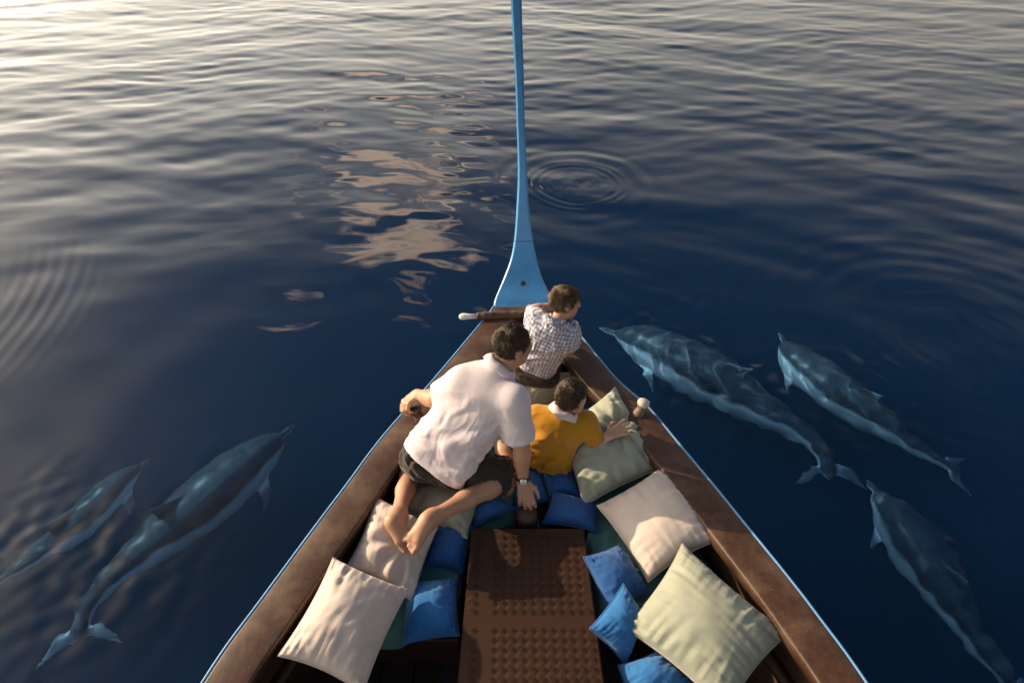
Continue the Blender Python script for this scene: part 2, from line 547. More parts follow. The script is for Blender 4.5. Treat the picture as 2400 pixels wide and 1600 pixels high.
M_GUN = wood_mat('oiled_wood', (0.076, 0.036, 0.019), (0.032, 0.015, 0.009), (0.18, 0.11, 0.068))
M_INNER = wood_mat('inner_planking', (0.050, 0.026, 0.015), (0.024, 0.012, 0.007), (0.09, 0.05, 0.03), rough=0.55)
M_FLOOR = wood_mat('floor_boards', (0.045, 0.024, 0.015), (0.022, 0.011, 0.007), (0.08, 0.05, 0.03), rough=0.6)
M_PIN = wood_mat('bleached_wood', (0.20, 0.13, 0.09), (0.10, 0.06, 0.04), (0.55, 0.50, 0.45), rough=0.6, scale=3)
def paint_mat(name, col, worn, rough=0.38):
    m = Mat(name, rough=rough)
    co = m.coord('Object')
    n = m.noise(co, 7, 6, 0.65); sc = m.noise(m.mapping(co, (26, 26, 5)), 5, 5, 0.7)
    c = m.mix(m.ramp(n, [(0.35, 0.0), (0.7, 1.0)]), col, tuple(v * 0.78 for v in col))
    c = m.mix(m.ramp(sc, [(0.66, 0.0), (0.72, 0.85)]), c, worn)
    st = m.noise(m.mapping(co, (60, 60, 1.2)), 1.0, 4, 0.6)
    c = m.mix(m.ramp(st, [(0.55, 0.0), (0.75, 0.35)]), c, worn)
    ch = m.noise(co, 34, 5, 0.7)
    c = m.mix(m.ramp(ch, [(0.70, 0.0), (0.73, 0.9)]), c, (0.30, 0.24, 0.18))
    m.inp('Base Color', c)
    m.bump(m.noise(co, 40, 4), 0.08, 0.004)
    return m.m
M_BLUE = paint_mat('sky_blue_paint', (0.065, 0.285, 0.62), (0.05, 0.10, 0.14))
M_STRIP = paint_mat('edge_blue_paint', (0.10, 0.29, 0.54), (0.30, 0.22, 0.16), rough=0.5)
M_DARK = Mat('dark_hole', rough=0.8); M_DARK.inp('Base Color', (0.012, 0.014, 0.016)); M_DARK = M_DARK.m
M_WHITEP = paint_mat('white_paint', (0.66, 0.64, 0.60), (0.30, 0.20, 0.13), rough=0.45)

# ------------------------------------------------------------------ the boat
def zg(Y):                                     # height of the gunwale along the boat
    return 0.81 + 0.09 * max(0.0, (Y - 1.0)) / 2.3 + 0.10 * max(0.0, (Y - 2.2) / 1.3) ** 2
def on_gunwale(x, y):
    z = 1.0
    for _ in range(6): z = zg(at(x, y, z).y)
    return at(x, y, z)
left_px = [(475, 1600), (616, 1401), (803, 1150), (900, 1021), (1018, 888), (1136, 748), (1160, 716)]
right_px = [(2030, 1600), (1916, 1443), (1843, 1348), (1702, 1173), (1598, 1048), (1519, 955), (1442, 885), (1352, 777), (1296, 708)]
def gun_line(px, side):
    P = [on_gunwale(*p) for p in px]
    d = P[0] - P[1]; d.normalize()
    aft = []
    for k in (3, 2, 1):                       # carries on aft, out of the picture
        q = P[0] + d * (0.75 * k); q.x = P[0].x + side * (0.42 * (1 - math.exp(-0.6 * k))); q.z = zg(q.y)
        aft.append(q)
    return catmull([p[:] for p in aft + P], 64)
GL, GR = gun_line(left_px, -1), gun_line(right_px, 1)

boat = empty('boat', (0.1, 1.8, -0.35))
tag(boat, 'brown wooden boat with a tall sky blue prow post, pointing out to sea', 'boat')

def inward(line, side):
    """unit vectors pointing from the outer edge towards the inside"""
    t = np.gradient(line, axis=0); t[:, 2] = 0; t /= np.linalg.norm(t, axis=1)[:, None]
    n = np.stack([t[:, 1], -t[:, 0], np.zeros(len(t))], 1)
    if side > 0: n = -n
    return n

def sweep(line, side, prof, closed=True):
    """prof: list of (inward, up) offsets"""
    n = inward(line, side); m = len(prof)
    v = np.concatenate([line[:, None, :] + n[:, None, :] * np.array([p[0] for p in prof])[None, :, None]
                        + np.array([0, 0, 1.0])[None, None, :] * np.array([p[1] for p in prof])[None, :, None]], 0).reshape(-1, 3)
    f = []
    for i in range(len(line) - 1):
        for j in range(m if closed else m - 1):
            a, b = i * m + j, i * m + (j + 1) % m
            q = (a, b, b + m, a + m)
            f.append(q if side < 0 else q[::-1])
    if closed:
        e0 = tuple(range(m)); e1 = tuple((len(line) - 1) * m + j for j in range(m))
        f.append(e0[::-1] if side < 0 else e0); f.append(e1 if side < 0 else e1[::-1])
    return v, f

GW = 0.178
def gun_profile():
    p = []
    for k in range(5): a = math.pi - k * math.pi / 8; p.append((0.009 + 0.009 * math.cos(a), -0.009 + 0.009 * math.sin(a)))
    p += [(0.05, 0.001), (0.10, 0.001), (0.15, -0.003)]
    for k in range(5): a = math.pi / 2 - k * math.pi / 8; p.append((GW - 0.014 + 0.014 * math.cos(a), -0.019 + 0.014 * math.sin(a)))
    p += [(GW - 0.004, -0.075), (0.0, -0.075)]
    return p
for line, side in ((GL, -1), (GR, 1)):
    ln = line.copy()
    wob = pnoise(ln * 3.1) * 0.004; ln[:, 2] += wob
    v, f = sweep(ln, side, gun_profile()); mesh_obj('gunwale', v, f, M_GUN, boat)
    st = [(-0.006 + 0.0085 * math.cos(a), -0.011 + 0.012 * math.sin(a)) for a in [2 * math.pi * k / 10 for k in range(10)]]
    v, f = sweep(ln, side, st); mesh_obj('painted_edge', v, f, M_STRIP, boat)
    # planking below: inside and outside skins
    v, f = sweep(line, side, [(GW - 0.035, -0.074), (GW - 0.075, -0.34), (GW - 0.055, -0.60), (GW + 0.03, -0.80)], closed=False)
    mesh_obj('inner_planking', v, f, M_INNER, boat)
    v, f = sweep(line, side, [(0.0, -0.074), (0.03, -0.45), (0.10, -0.80), (0.20, -1.20), (0.40, -1.45)], closed=False)
    mesh_obj('hull_side', v, [q[::-1] for q in f], M_GUN, boat)
    v, f = sweep(line, side, [(GW - 0.062, -0.30), (GW - 0.02, -0.30), (GW - 0.02, -0.345), (GW - 0.062, -0.345)])
    mesh_obj('stringer', v, f, M_INNER, boat)

def width_at(Y):
    xl = np.interp(Y, GL[:, 1], GL[:, 0]); xr = np.interp(Y, GR[:, 1], GR[:, 0])
    return xl, xr
# floor boards: laid lengthways, a gap between boards
bw = 0.16
k = 0
for x0 in np.arange(-1.6, 1.75, bw):
    x1 = x0 + bw - 0.008
    ys = [Y for Y in np.linspace(-1.0, 3.2, 60) if width_at(Y)[0] + 0.10 < x0 and width_at(Y)[1] - 0.10 > x1]
    if len(ys) < 3: continue
    v, f = box_verts(x0, x1, min(ys), max(ys), 0.17, 0.20 + 0.003 * (k % 3))
    mesh_obj('floor_board', v, f, M_FLOOR, boat, smooth=False); k += 1
v, f = box_verts(-1.55, 1.7, -1.06, -1.0, -0.3, 0.95); mesh_obj('bulkhead', v, f, M_INNER, boat, smooth=False)
# side benches under the cushions
def slab(name, poly, z0, z1, mat, parent, bev=0.02, sag=0.0, seed=0, div=26):
    """soft or hard slab over a convex-ish polygon given as world xy"""
    bm = bmesh.new()
    vb = [bm.verts.new((x, y, z0)) for x, y in poly]; vt = [bm.verts.new((x, y, z1)) for x, y in poly]
    n = len(poly)
    bm.faces.new(vb[::-1]); bm.faces.new(vt)
    for i in range(n): bm.faces.new((vb[i], vb[(i + 1) % n], vt[(i + 1) % n], vt[i]))
    bmesh.ops.recalc_face_normals(bm, faces=bm.faces)
    bmesh.ops.bevel(bm, geom=[e for e in bm.edges], offset=bev, segments=3, affect='EDGES', profile=0.5)
    return bm_obj(name, bm, mat, parent, smooth=False)
def xy(x, y, z): p = at(x, y, z); return (p.x, p.y)
ZB = 0.44
slab('bench', [xy(690, 1500, ZB), xy(1075, 1500, ZB), xy(1095, 1240, ZB), xy(1215, 1215, ZB), xy(1200, 1000, ZB), xy(1120, 900, ZB), xy(1040, 1000, ZB), xy(870, 1210, ZB)], 0.21, ZB, M_INNER, boat, 0.01)
slab('bench', [xy(1290, 1205, ZB), xy(1375, 1240, ZB), xy(1402, 1450, ZB), xy(1690, 1450, ZB), xy(1620, 1260, ZB), xy(1500, 1080, ZB), xy(1340, 900, ZB), xy(1240, 990, ZB)], 0.21, ZB, M_INNER, boat, 0.01)

# breasthook, crossbeam and its pins at the bow
bz = zg(3.2)
pl, pr = on_gunwale(1128, 758), on_gunwale(1340, 760)
beam_a, beam_b = at(1118, 741, bz + 0.05), at(1330, 733, bz + 0.05)
sol = Solid(0.006)
sol.cone(beam_a, beam_b, 0.022, 0.022, 0.006, cap_a=True, cap_b=True)
sol.cone(beam_a + Vector((0.05, 0, 0)), beam_b - Vector((0.05, 0, 0)), 0.025, 0.025, 0.006)
v, f = sol.build(); v = v + vnormals(v, f) * (pnoise(v * 22) * 0.004)[:, None]
mesh_obj('crossbeam', v, f, M_GUN, boat)
v, f = tube([at(1120, 741, bz + 0.05), at(1100, 741.5, bz + 0.05), at(1090, 741.5, bz + 0.05), at(1081, 742, bz + 0.05), at(1076, 742, bz + 0.05)], [0.017, 0.017, 0.021, 0.021, 0.010], 12)
mesh_obj('crossbeam_pin', v, f, M_WHITEP, boat)
bm = bmesh.new()
poly = [on_gunwale(1120, 768), on_gunwale(1162, 718), on_gunwale(1292, 712), on_gunwale(1336, 765), on_gunwale(1230, 790)]
top = [bm.verts.new((p.x, p.y, p.z - 0.01)) for p in poly]; bot = [bm.verts.new((p.x, p.y, p.z - 0.09)) for p in poly]
bm.faces.new(top[::-1]); bm.faces.new(bot)
for i in range(5): bm.faces.new((top[i], top[(i + 1) % 5], bot[(i + 1) % 5], bot[i]))
bmesh.ops.recalc_face_normals(bm, faces=bm.faces)
bm_obj('breasthook', bm, M_GUN, boat)

# the prow post: aft face traced along its curve, with real depth
rows = [(-330, 3.00, 1188, 1201), (-160, 3.32, 1193, 1211), (0, 3.55, 1197, 1222), (111, 3.66, 1203, 1225), (194, 3.72, 1207.5, 1228), (300, 3.745, 1211, 1230.5), (412, 3.71, 1214, 1236),
        (485, 3.665, 1211, 1239.5), (557, 3.60, 1206, 1248.5), (606, 3.54, 1197, 1258), (650, 3.47, 1181, 1271), (680, 3.41, 1168, 1285), (700, 3.365, 1160, 1290), (714, 3.335, 1157, 1291), (724, 3.31, 1160, 1288)]
rows = catmull(rows, 44)
rows[:, 1] += on_gunwale(1225, 722).y + 0.02 - 3.31
pv = []
for (py_, Y, xl, xr) in rows:
    d = at(1200, py_, 0) - Vector((0, 0, CAM_H)); z = CAM_H + d.z / d.y * Y
    L, Rr = at(xl, py_, z), at(xr, py_, z)
    pv.append((L, Rr))
vs, fs = [], []
m_ = 10
for i, (L, Rr) in enumerate(pv):
    t = ((pv[min(i + 1, 43)][0] + pv[min(i + 1, 43)][1]) - (pv[max(i - 1, 0)][0] + pv[max(i - 1, 0)][1])).normalized()
    ax = (Rr - L); w = ax.length; ax.normalize()
    nrm = ax.cross(t); nrm = nrm if nrm.y > 0 else -nrm
    b = 0.010; D = 0.10 + 0.09 * (1 - i / 43.0) * 0 + min(0.12, 0.25 * w)
    for s_, dn in ((0, b), (b, 0), (w / 2, -0.001), (w - b, 0), (w, b), (w, D * 0.6), (w * 0.72, D), (w * 0.5, D * 1.05), (w * 0.28, D), (0, D * 0.6)):
        vs.append((L + ax * s_ + nrm * dn)[:])
def fix_normals(v, f):
    bm = bmesh.new()
    bv = [bm.verts.new(p) for p in v]
    for q in f: bm.faces.new([bv[i] for i in q])
    bmesh.ops.recalc_face_normals(bm, faces=bm.faces)
    return bm
def post_piece(name, i0, i1, parent):
    f_ = []
    for i in range(i0, i1):
        for j in range(m_):
            a_, b_ = i * m_ + j, i * m_ + (j + 1) % m_
            f_.append((a_, a_ + m_, b_ + m_, b_))
    f_.append(tuple(i0 * m_ + j for j in range(m_))); f_.append(tuple(i1 * m_ + j for j in range(m_))[::-1])
    v_ = [Vector(p) for p in vs]
    if i0 > 0:
        q = (Vector(vs[(i0 + 1) * m_]) - Vector(vs[i0 * m_])).normalized() * 0.0035
        for j in range(m_): v_[i0 * m_ + j] = v_[i0 * m_ + j] + q
    used = sorted({k for q in f_ for k in q}); mp = {k: i for i, k in enumerate(used)}
    o = bm_obj(name, fix_normals([v_[k][:] for k in used], [[mp[k] for k in q] for q in f_]), M_BLUE, parent, smooth=True)
    try: o.data.set_sharp_from_angle(angle=R(38))
    except Exception: pass
    return o
ij = int(np.argmin(abs(rows[:, 0] - 562)))
blade = post_piece('prow_blade', 0, ij, boat)
post = post_piece('prow_foot', ij, 43, boat)
# bolt hole in the foot of the post
def face_pt(px_, py_):
    i = int(np.argmin(abs(rows[:, 0] - py_))); L, Rr = pv[i]
    s_ = (px_ - rows[i, 2]) / (rows[i, 3] - rows[i, 2])
    return L.lerp(Rr, s_), (L, Rr)
hp, _ = face_pt(1225, 660)
hn = (at(1225, 640, 0) - Vector((0, 0, CAM_H))).normalized()
i0 = int(np.argmin(abs(rows[:, 0] - 660)))
tt = (pv[i0 - 1][0] - pv[i0 + 1][0]).normalized(); nn = tt.cross(Vector((1, 0, 0))).normalized()
nn = nn if nn.y < 0 else -nn
def disc(c, n, r, thick, seg=16):
    return tube([c - n * thick, c + n * thick * 0.5, c + n * thick], [r, r, r * 0.8], seg)
v, f = disc(hp, nn, 0.017, 0.003); hole = mesh_obj('bolt_hole', v, f, M_DARK, post)
v, f = disc(hp + nn * 0.003 + Vector((0.002, 0, -0.005)), nn, 0.006, 0.004, 10); mesh_obj('bolt_hole_pin', v, f, M_GUN, post)

# thole pins
M_WORN = wood_mat('worn_white_paint', (0.60, 0.56, 0.53), (0.22, 0.14, 0.10), (0.70, 0.68, 0.66), rough=0.5, scale=3)
def pin(base, axis, hgt, r, mat, seed, cap=False):
    ax = Vector(axis).normalized()
    prof = [(0.0, 1.25), (0.02, 1.15), (0.05, 0.95), (hgt * 0.45, 0.85), (hgt * 0.6, 0.88), (hgt * 0.68, 1.15), (hgt * 0.80, 1.30), (hgt * 0.92, 1.18), (hgt * 0.98, 0.75), (hgt, 0.2)]
    v, f = tube([base + ax * p[0] for p in prof], [r * p[1] for p in prof], 16)
    v = np.array(v); v += pnoise(v * 35 + seed)[:, None] * 0.003
    o = mesh_obj('thole_pin', v, f, mat, boat)
    if cap:
        pc = [(hgt * 0.66, 1.10), (hgt * 0.72, 1.24), (hgt * 0.80, 1.36), (hgt * 0.92, 1.24), (hgt * 0.99, 0.80), (hgt * 1.012, 0.2)]
        v, f = tube([base + ax * p[0] for p in pc], [r * p[1] for p in pc], 16)
        v = np.array(v); v += pnoise(v * 35 + seed)[:, None] * 0.003
        mesh_obj('pin_cap', v, f, M_WORN, o)
    return o
gp = on_gunwale(1494, 972)
pin(gp - Vector((0, 0, 0.01)), (0.30, 0.15, 1.0), 0.115, 0.026, M_PIN, 1, cap=True)
gp2 = on_gunwale(990, 985)
pin(gp2 - Vector((0, 0, 0.01)), (-0.42, 0.10, 1.0), 0.115, 0.030, M_GUN, 5)
# the stub post by the hatch
pb = at(1236, 1197, 0.70)
prof = [(0.0, 1.0), (0.40, 1.0), (0.43, 1.1), (0.47, 1.1), (0.50, 0.9), (0.51, 0.3)]
v, f = tube([Vector((pb.x, pb.y, 0.2 + p[0])) for p in prof], [0.05 * p[1] for p in prof], 18)
mesh_obj('stub_post', v, f, M_INNER, boat)

# ------------------------------------------------------------------ hatch box with tread plate
ZH = 0.68
m = Mat('brown_tread_plate', rough=0.5, spec=0.3)
co = m.coord('Object'); n1 = m.noise(co, 6, 6, 0.65); n2 = m.noise(co, 60, 4, 0.6)
c = m.mix(m.ramp(n1, [(0.3, 0.0), (0.75, 1.0)]), (0.044, 0.016, 0.006), (0.027, 0.010, 0.004))
c = m.mix(m.ramp(n2, [(0.66, 0.0), (0.74, 0.6)]), c, (0.12, 0.07, 0.04))
m.inp('Base Color', c); m.inp('Roughness', m.ramp(n1, [(0.3, 0.50), (0.8, 0.70)])); m.bump(n2, 0.15, 0.003)
M_TREAD = m.m
hA, hB = at(1105, 1235, ZH), at(1370, 1235, ZH)       # front corners
hC, hD = at(1072, 1600, ZH), at(1418, 1600, ZH)
ext = 0.9                                                # the box goes on below the picture
hC2, hD2 = hA.lerp(hC, 1 + ext), hB.lerp(hD, 1 + ext)
def hp_(u, v, z=0.0): return hA.lerp(hB, u).lerp(hC2.lerp(hD2, u), v) + Vector((0, 0, z))
hatch = empty('hatch_box', (hA + hB) / 2 + Vector((0, -0.4, -0.4)))
tag(hatch, 'low brown hatch box with raised tread pattern between the two rows of cushions', 'hatch box')
bm = bmesh.new()
cs = [hp_(0, 0), hp_(1, 0), hp_(1, 1), hp_(0, 1)]
def prism(cs, z0, z1):
    v = [(c.x, c.y, z0) for c in cs] + [(c.x, c.y, z1) for c in cs]
    n = len(cs)
    return v, [tuple(range(n))[::-1], tuple(range(n, 2 * n))] + [(i, (i + 1) % n, n + (i + 1) % n, n + i) for i in range(n)]
b = fix_normals(*prism([c + (Vector((-0.0, 0, 0))) for c in cs], 0.215, ZH - 0.004))
bmesh.ops.bevel(b, geom=[e for e in b.edges], offset=0.008, segments=2, affect='EDGES')
bm_obj('box', b, M_TREAD, hatch)
vs_ = 1.0 / (1 + ext)
def fy(py_): # picture row -> v
    p = at(1237, py_, ZH); return (p.y - hA.y) / (hC2.y - hA.y)
us = [(0.012, 0.125), (0.20, 0.985)]
vsr = [(0.006, fy(1440)), (fy(1468), 0.60), (0.63, 0.99)]
Wd, Ld = (hB - hA).length, (hC2 - hA).length
cell = 0.031
for (u0, u1) in us:
    for (v0, v1) in vsr:
        q = [hp_(u0, v0), hp_(u1, v0), hp_(u1, v1), hp_(u0, v1)]
        b = fix_normals(*prism(q, ZH - 0.008, ZH - 0.0037))
        pl_ = bm_obj('tread_plate', b, M_TREAD, hatch)
        vv, ff = [], []
        c0 = hA; 
        ni, nj = int(1.3 / cell) + 2, int(1.8 / cell) + 2
        for i in range(-ni, ni):
            for j in range(-nj, nj):
                # lattice turned by 45 degrees
                ex, ey = (i + j) * cell * 0.707, (i - j) * cell * 0.707
                cx, cyy = hA.x + 0.3 + ex, hA.y - 0.5 + ey
                v_ = (cyy - hA.y) / (hC2.y - hA.y)
                if not (-0.1 < v_ < 1.1): continue
                xl = hA.lerp(hC2, v_).x; xr = hB.lerp(hD2, v_).x
                u_ = (cx - xl) / (xr - xl)
                mu, mv = 0.4 * cell / Wd, 0.4 * cell / Ld
                if not (u0 + mu < u_ < u1 - mu and v0 + mv < v_ < v1 - mv): continue
                a = math.pi / 4 + (math.pi / 2 if (i + j) % 2 else 0) + 0.02
                dx, dy = math.cos(a), math.sin(a)
                for k_ in range(-2, 3):
                    ox, oy = -dy * k_ * 0.0052, dx * k_ * 0.0052
                    ln_, w_ = 0.0125, 0.0014
                    bse = len(vv)
                    x, y = cx + ox, cyy + oy
                    z = ZH - 0.0032
                    for sl, sw in ((-1, -1), (1, -1), (1, 1), (-1, 1)):
                        vv.append((x + dx * ln_ * sl - dy * w_ * sw, y + dy * ln_ * sl + dx * w_ * sw, z))
                    for sl, sw in ((-1, -1), (1, -1), (1, 1), (-1, 1)):
                        vv.append((x + dx * ln_ * sl * 0.82 - dy * w_ * sw * 0.35, y + dy * ln_ * sl * 0.82 + dx * w_ * sw * 0.35, z + 0.0009))
                    ff += [(bse, bse + 1, bse + 5, bse + 4), (bse + 1, bse + 2, bse + 6, bse + 5), (bse + 2, bse + 3, bse + 7, bse + 6), (bse + 3, bse, bse + 4, bse + 7), (bse + 4, bse + 5, bse + 6, bse + 7)]
        if vv:
            o = mesh_obj('raised_tread', np.array(vv), np.array(ff), M_TREAD, pl_, smooth=False)
            o['kind'] = 'stuff'
# ------------------------------------------------------------------ cushions
def fabric(name, col, var=0.12, rough=0.85, weave=420):
    m = Mat(name, rough=rough, spec=0.25)
    co = m.coord('Object')
    n = m.noise(co, 9, 5, 0.6)
    c = m.mix(m.ramp(n, [(0.3, 0.0), (0.75, 1.0)]), col, tuple(v * (1 - var) for v in col))
    st = m.noise(co, 3.3, 3, 0.5)
    c = m.mix(m.math('MULTIPLY', m.ramp(st, [(0.58, 0.0), (0.8, 1.0)]), 0.25), c, (col[0] * 0.75, col[1] * 0.70, col[2] * 0.62))
    m.inp('Base Color', c)
    w = m.noise(co, weave, 2, 0.5)
    cr = m.noise(m.mapping(co, (14, 22, 16)), 1.6, 6, 0.62, 0.6)
    m.bump(m.math('ADD', m.math('MULTIPLY', w, 0.12), cr), 0.22, 0.008)
    m.b.inputs['Sheen Weight'].default_value = 0.25
    m.b.inputs['Sheen Roughness'].default_value = 0.5
    return m.m
M_CREAM = fabric('cream_canvas', (0.57, 0.492, 0.445))
M_SAGE = fabric('sage_canvas', (0.315, 0.335, 0.268))
M_BLUEC = fabric('royal_blue_cotton', (0.022, 0.150, 0.40), var=0.2)
M_NAVYC = fabric('deep_blue_cotton', (0.020, 0.100, 0.31), var=0.2)
M_TEAL = fabric('teal_canvas', (0.085, 0.225, 0.210), var=0.25)
M_PIPE = fabric('cream_piping', (0.42, 0.40, 0.33))

def pillow(name, corners, thick, mat, label, group, seed, dents=(), pipe=None, pinch=0.085, n=38, wr=1.0, lift=0.0):
    """corners: four (x, y, z) picture positions with heights, in order round the cushion"""
    g = np.random.default_rng(seed)
    P = [np.array(at(*c)) for c in corners]
    pc_ = sum(P) / 4
    P = [pc_ + (p - pc_) * 1.035 for p in P]
    N = np.cross(P[2] - P[0], P[3] - P[1]); N /= np.linalg.norm(N)
    if N[2] < 0: N = -N
    t = np.linspace(-1, 1, n)
    # denser rows near the edges
    t = np.sign(t) * (1 - (1 - abs(t)) ** 1.35)
    Sg, T = np.meshgrid(t, t, indexing='ij')
    a1 = g.uniform(0.7, 1.3, 4)
    sx = Sg * (1 - pinch * np.where(Sg > 0, a1[0], a1[1]) * (1 - T ** 2) ** 1.0)
    tx = T * (1 - pinch * np.where(T > 0, a1[2], a1[3]) * (1 - Sg ** 2) ** 1.0)
    w = [(1 - sx) * (1 - tx) / 4, (1 + sx) * (1 - tx) / 4, (1 + sx) * (1 + tx) / 4, (1 - sx) * (1 + tx) / 4]
    base = sum(w[i][..., None] * P[i] for i in range(4))
    es, et = 1 - abs(Sg), 1 - abs(T)
    prof = (np.clip(1 - Sg ** 2, 0, 1) * np.clip(1 - T ** 2, 0, 1)) ** 0.40
    corner = np.exp(-((es + et) / 0.35) ** 2)
    size = 0.5 * (np.linalg.norm(P[1] - P[0]) + np.linalg.norm(P[2] - P[1]))
    def wrinkle(sd):
        q = np.stack([Sg.ravel() * 1.4 + sd, T.ravel() * 1.4, np.full(Sg.size, sd * 1.7)], 1)
        lump = pnoise(q * 1.3).reshape(Sg.shape)
        # gathers running in from the seams and corners
        qs = np.stack([T.ravel() * 7 + sd, Sg.ravel() * 0.9, np.full(Sg.size, 3.1 * sd)], 1)
        qt = np.stack([Sg.ravel() * 7 + sd, T.ravel() * 0.9, np.full(Sg.size, 9.3 + sd)], 1)
        gs = abs(pnoise(qs).reshape(Sg.shape)); gt = abs(pnoise(qt).reshape(Sg.shape))
        fold = -(gs * np.exp(-es / 0.30) + gt * np.exp(-et / 0.30)) * (1 - np.exp(-np.minimum(es, et) / 0.05))
        ang = np.arctan2(abs(T), abs(Sg) + 1e-6) * 2
        cor = np.cos((Sg * T) * 26 + sd) * np.exp(-((es + et) / 0.75) ** 2) * (1 - np.exp(-np.minimum(es, et) / 0.06))
        diag = abs(pnoise(np.stack([(Sg + T).ravel() * 2.6 + sd * 3, (Sg - T).ravel() * 0.9, np.full(Sg.size, sd)], 1)).reshape(Sg.shape))
        return lump * 0.06 + fold * 0.46 * wr + cor * 0.03 * wr - diag * 0.05 * wr * prof
    top_h = prof * (1 + 0.0 * corner) + wrinkle(seed * 0.37) * prof ** 0.5
    bot_h = prof + wrinkle(seed * 0.53 + 5) * prof ** 0.5
    V1 = base + N * (top_h * thick * 0.72)[..., None] 
    V2 = base - N * (bot_h * thick * 0.42)[..., None]
    for (dx_, dy_, dz_, dr, dd) in dents:
        c = np.array(at(dx_, dy_, dz_))
        r = np.linalg.norm((V1 - c)[..., :2], axis=-1)
        th_ = np.arctan2(V1[..., 1] - c[1], V1[..., 0] - c[0])
        V1 -= N * (dd * np.exp(-(r / dr) ** 2))[..., None]
        V1 += N * (0.010 * np.cos(th_ * 9 + seed) * np.exp(-((r - dr * 1.3) / (dr * 0.7)) ** 2))[..., None]
    nn_ = n * n
    V = np.vstack([V1.reshape(-1, 3), V2.reshape(-1, 3)])
    V[:, 2] += lift
    ids = np.arange(nn_).reshape(n, n)
    a, b, c, d = ids[:-1, :-1].ravel(), ids[1:, :-1].ravel(), ids[1:, 1:].ravel(), ids[:-1, 1:].ravel()
    up = np.dot(np.cross(V1[1, 0] - V1[0, 0], V1[0, 1] - V1[0, 0]), N) 
    f1 = np.stack([a, b, c, d], 1); f2 = np.stack([d, c, b, a], 1) + nn_
    if np.dot(np.cross(base[-1, 0] - base[0, 0], base[0, -1] - base[0, 0]), N) < 0:
        f1, f2 = f1[:, ::-1], f2[:, ::-1]
    rim = np.concatenate([ids[:, 0], ids[-1, 1:], ids[-2::-1, -1], ids[0, -2:0:-1]])
    root = empty(name, Vector(base.reshape(-1, 3).mean(0) - N * thick * 0.4))
    tag(root, label, 'cushion', group)
    # weld the rim: both sheets share it
    remap = np.arange(2 * nn_); remap[rim + nn_] = rim
    f = np.vstack([f1, remap[f2]])
    used = np.unique(f); nm = -np.ones(2 * nn_, int); nm[used] = np.arange(len(used))
    mesh_obj('cover', V[used], nm[f], mat, root)
    loop = V[rim]
    v, f = tube([p for p in loop], 0.0042, 6, closed=True)
    mesh_obj('piping', v, f, pipe or mat, root)
    return root

G1 = 'cushions strewn along the sides of the boat'
# soft seat pads under them
def pad(name, poly, z0, z1, label, seed):
    root_p = np.array([at(x, y, z1)[:] for x, y in poly]); c = root_p.mean(0)
    root = empty(name, Vector((c[0], c[1], z0)))
    tag(root, label, 'seat pad')
    # fine polar grid so that the cloth can crease
    nr, na = 26, 120
    per = []
    n = len(root_p); seg = np.linalg.norm(np.roll(root_p, -1, 0) - root_p, axis=1); cum = np.concatenate([[0], np.cumsum(seg)])
    for s_ in np.linspace(0, cum[-1], na, endpoint=False):
        i = np.searchsorted(cum, s_, side='right') - 1; i = min(i, n - 1)
        per.append(root_p[i] + (root_p[(i + 1) % n] - root_p[i]) * ((s_ - cum[i]) / seg[i]))
    per = np.array(per)
    per = (np.roll(per, 1, 0) + per + np.roll(per, -1, 0)) / 3
    rr = 1 - (1 - np.linspace(0, 1, nr)) ** 1.6
    V = c + (per - c)[None, :, :] * rr[:, None, None]
    edge = np.clip((1 - rr) / 0.07, 0, 1)
    q = V.reshape(-1, 3)
    cre = -abs(pnoise(q * np.array([5, 5, 1]) + seed)) * 0.030 + pnoise(q * 3.1 + seed) * 0.012 + abs(pnoise(q * 14 + seed * 2)) * 0.008
    V[..., 2] = z1 - (z1 - z0) * 0.55 * (1 - np.sqrt(np.clip(1 - (1 - edge) ** 2, 0, 1)))[:, None] + cre.reshape(V.shape[:2]) * (0.3 + 0.7 * edge[:, None])
    skirt = V[-1].copy(); skirt[:, 2] = z0
    V = np.concatenate([V, skirt[None]], 0)
    i = np.arange(V.shape[0] - 1)[:, None]; j = np.arange(na)[None, :]
    a = i * na + j; b = i * na + (j + 1) % na
    f = np.stack([a, a + na, b + na, b], -1).reshape(-1, 4)
    nrm = np.cross(V[1, 1] - V[1, 0], V[2, 0] - V[1, 0])
    if nrm[2] > 0: f = f[:, ::-1]
    f = f[:, ::-1] if np.cross(V[2, 0] - V[1, 0], V[1, 1] - V[1, 0])[2] < 0 else f
    mesh_obj('pad_cover', V.reshape(-1, 3), f, M_TEAL, root)
    return root
pad('seat_pad', [(1376, 1238), (1392, 1180), (1300, 1120), (1290, 1000), (1400, 985), (1505, 1095), (1600, 1235), (1688, 1345), (1660, 1385), (1480, 1428), (1408, 1440)], 0.445, 0.60, 'dark teal seat pad under the cushions right of the hatch box', 2.0)
pad('seat_pad', [(770, 1480), (930, 1490), (1075, 1370), (1092, 1245), (1205, 1232), (1215, 1120), (1130, 1000), (1010, 1080), (890, 1200), (800, 1370)], 0.445, 0.58, 'dark teal seat pad under the man and the cushions left of the hatch box', 6.0)

ZP = 0.63
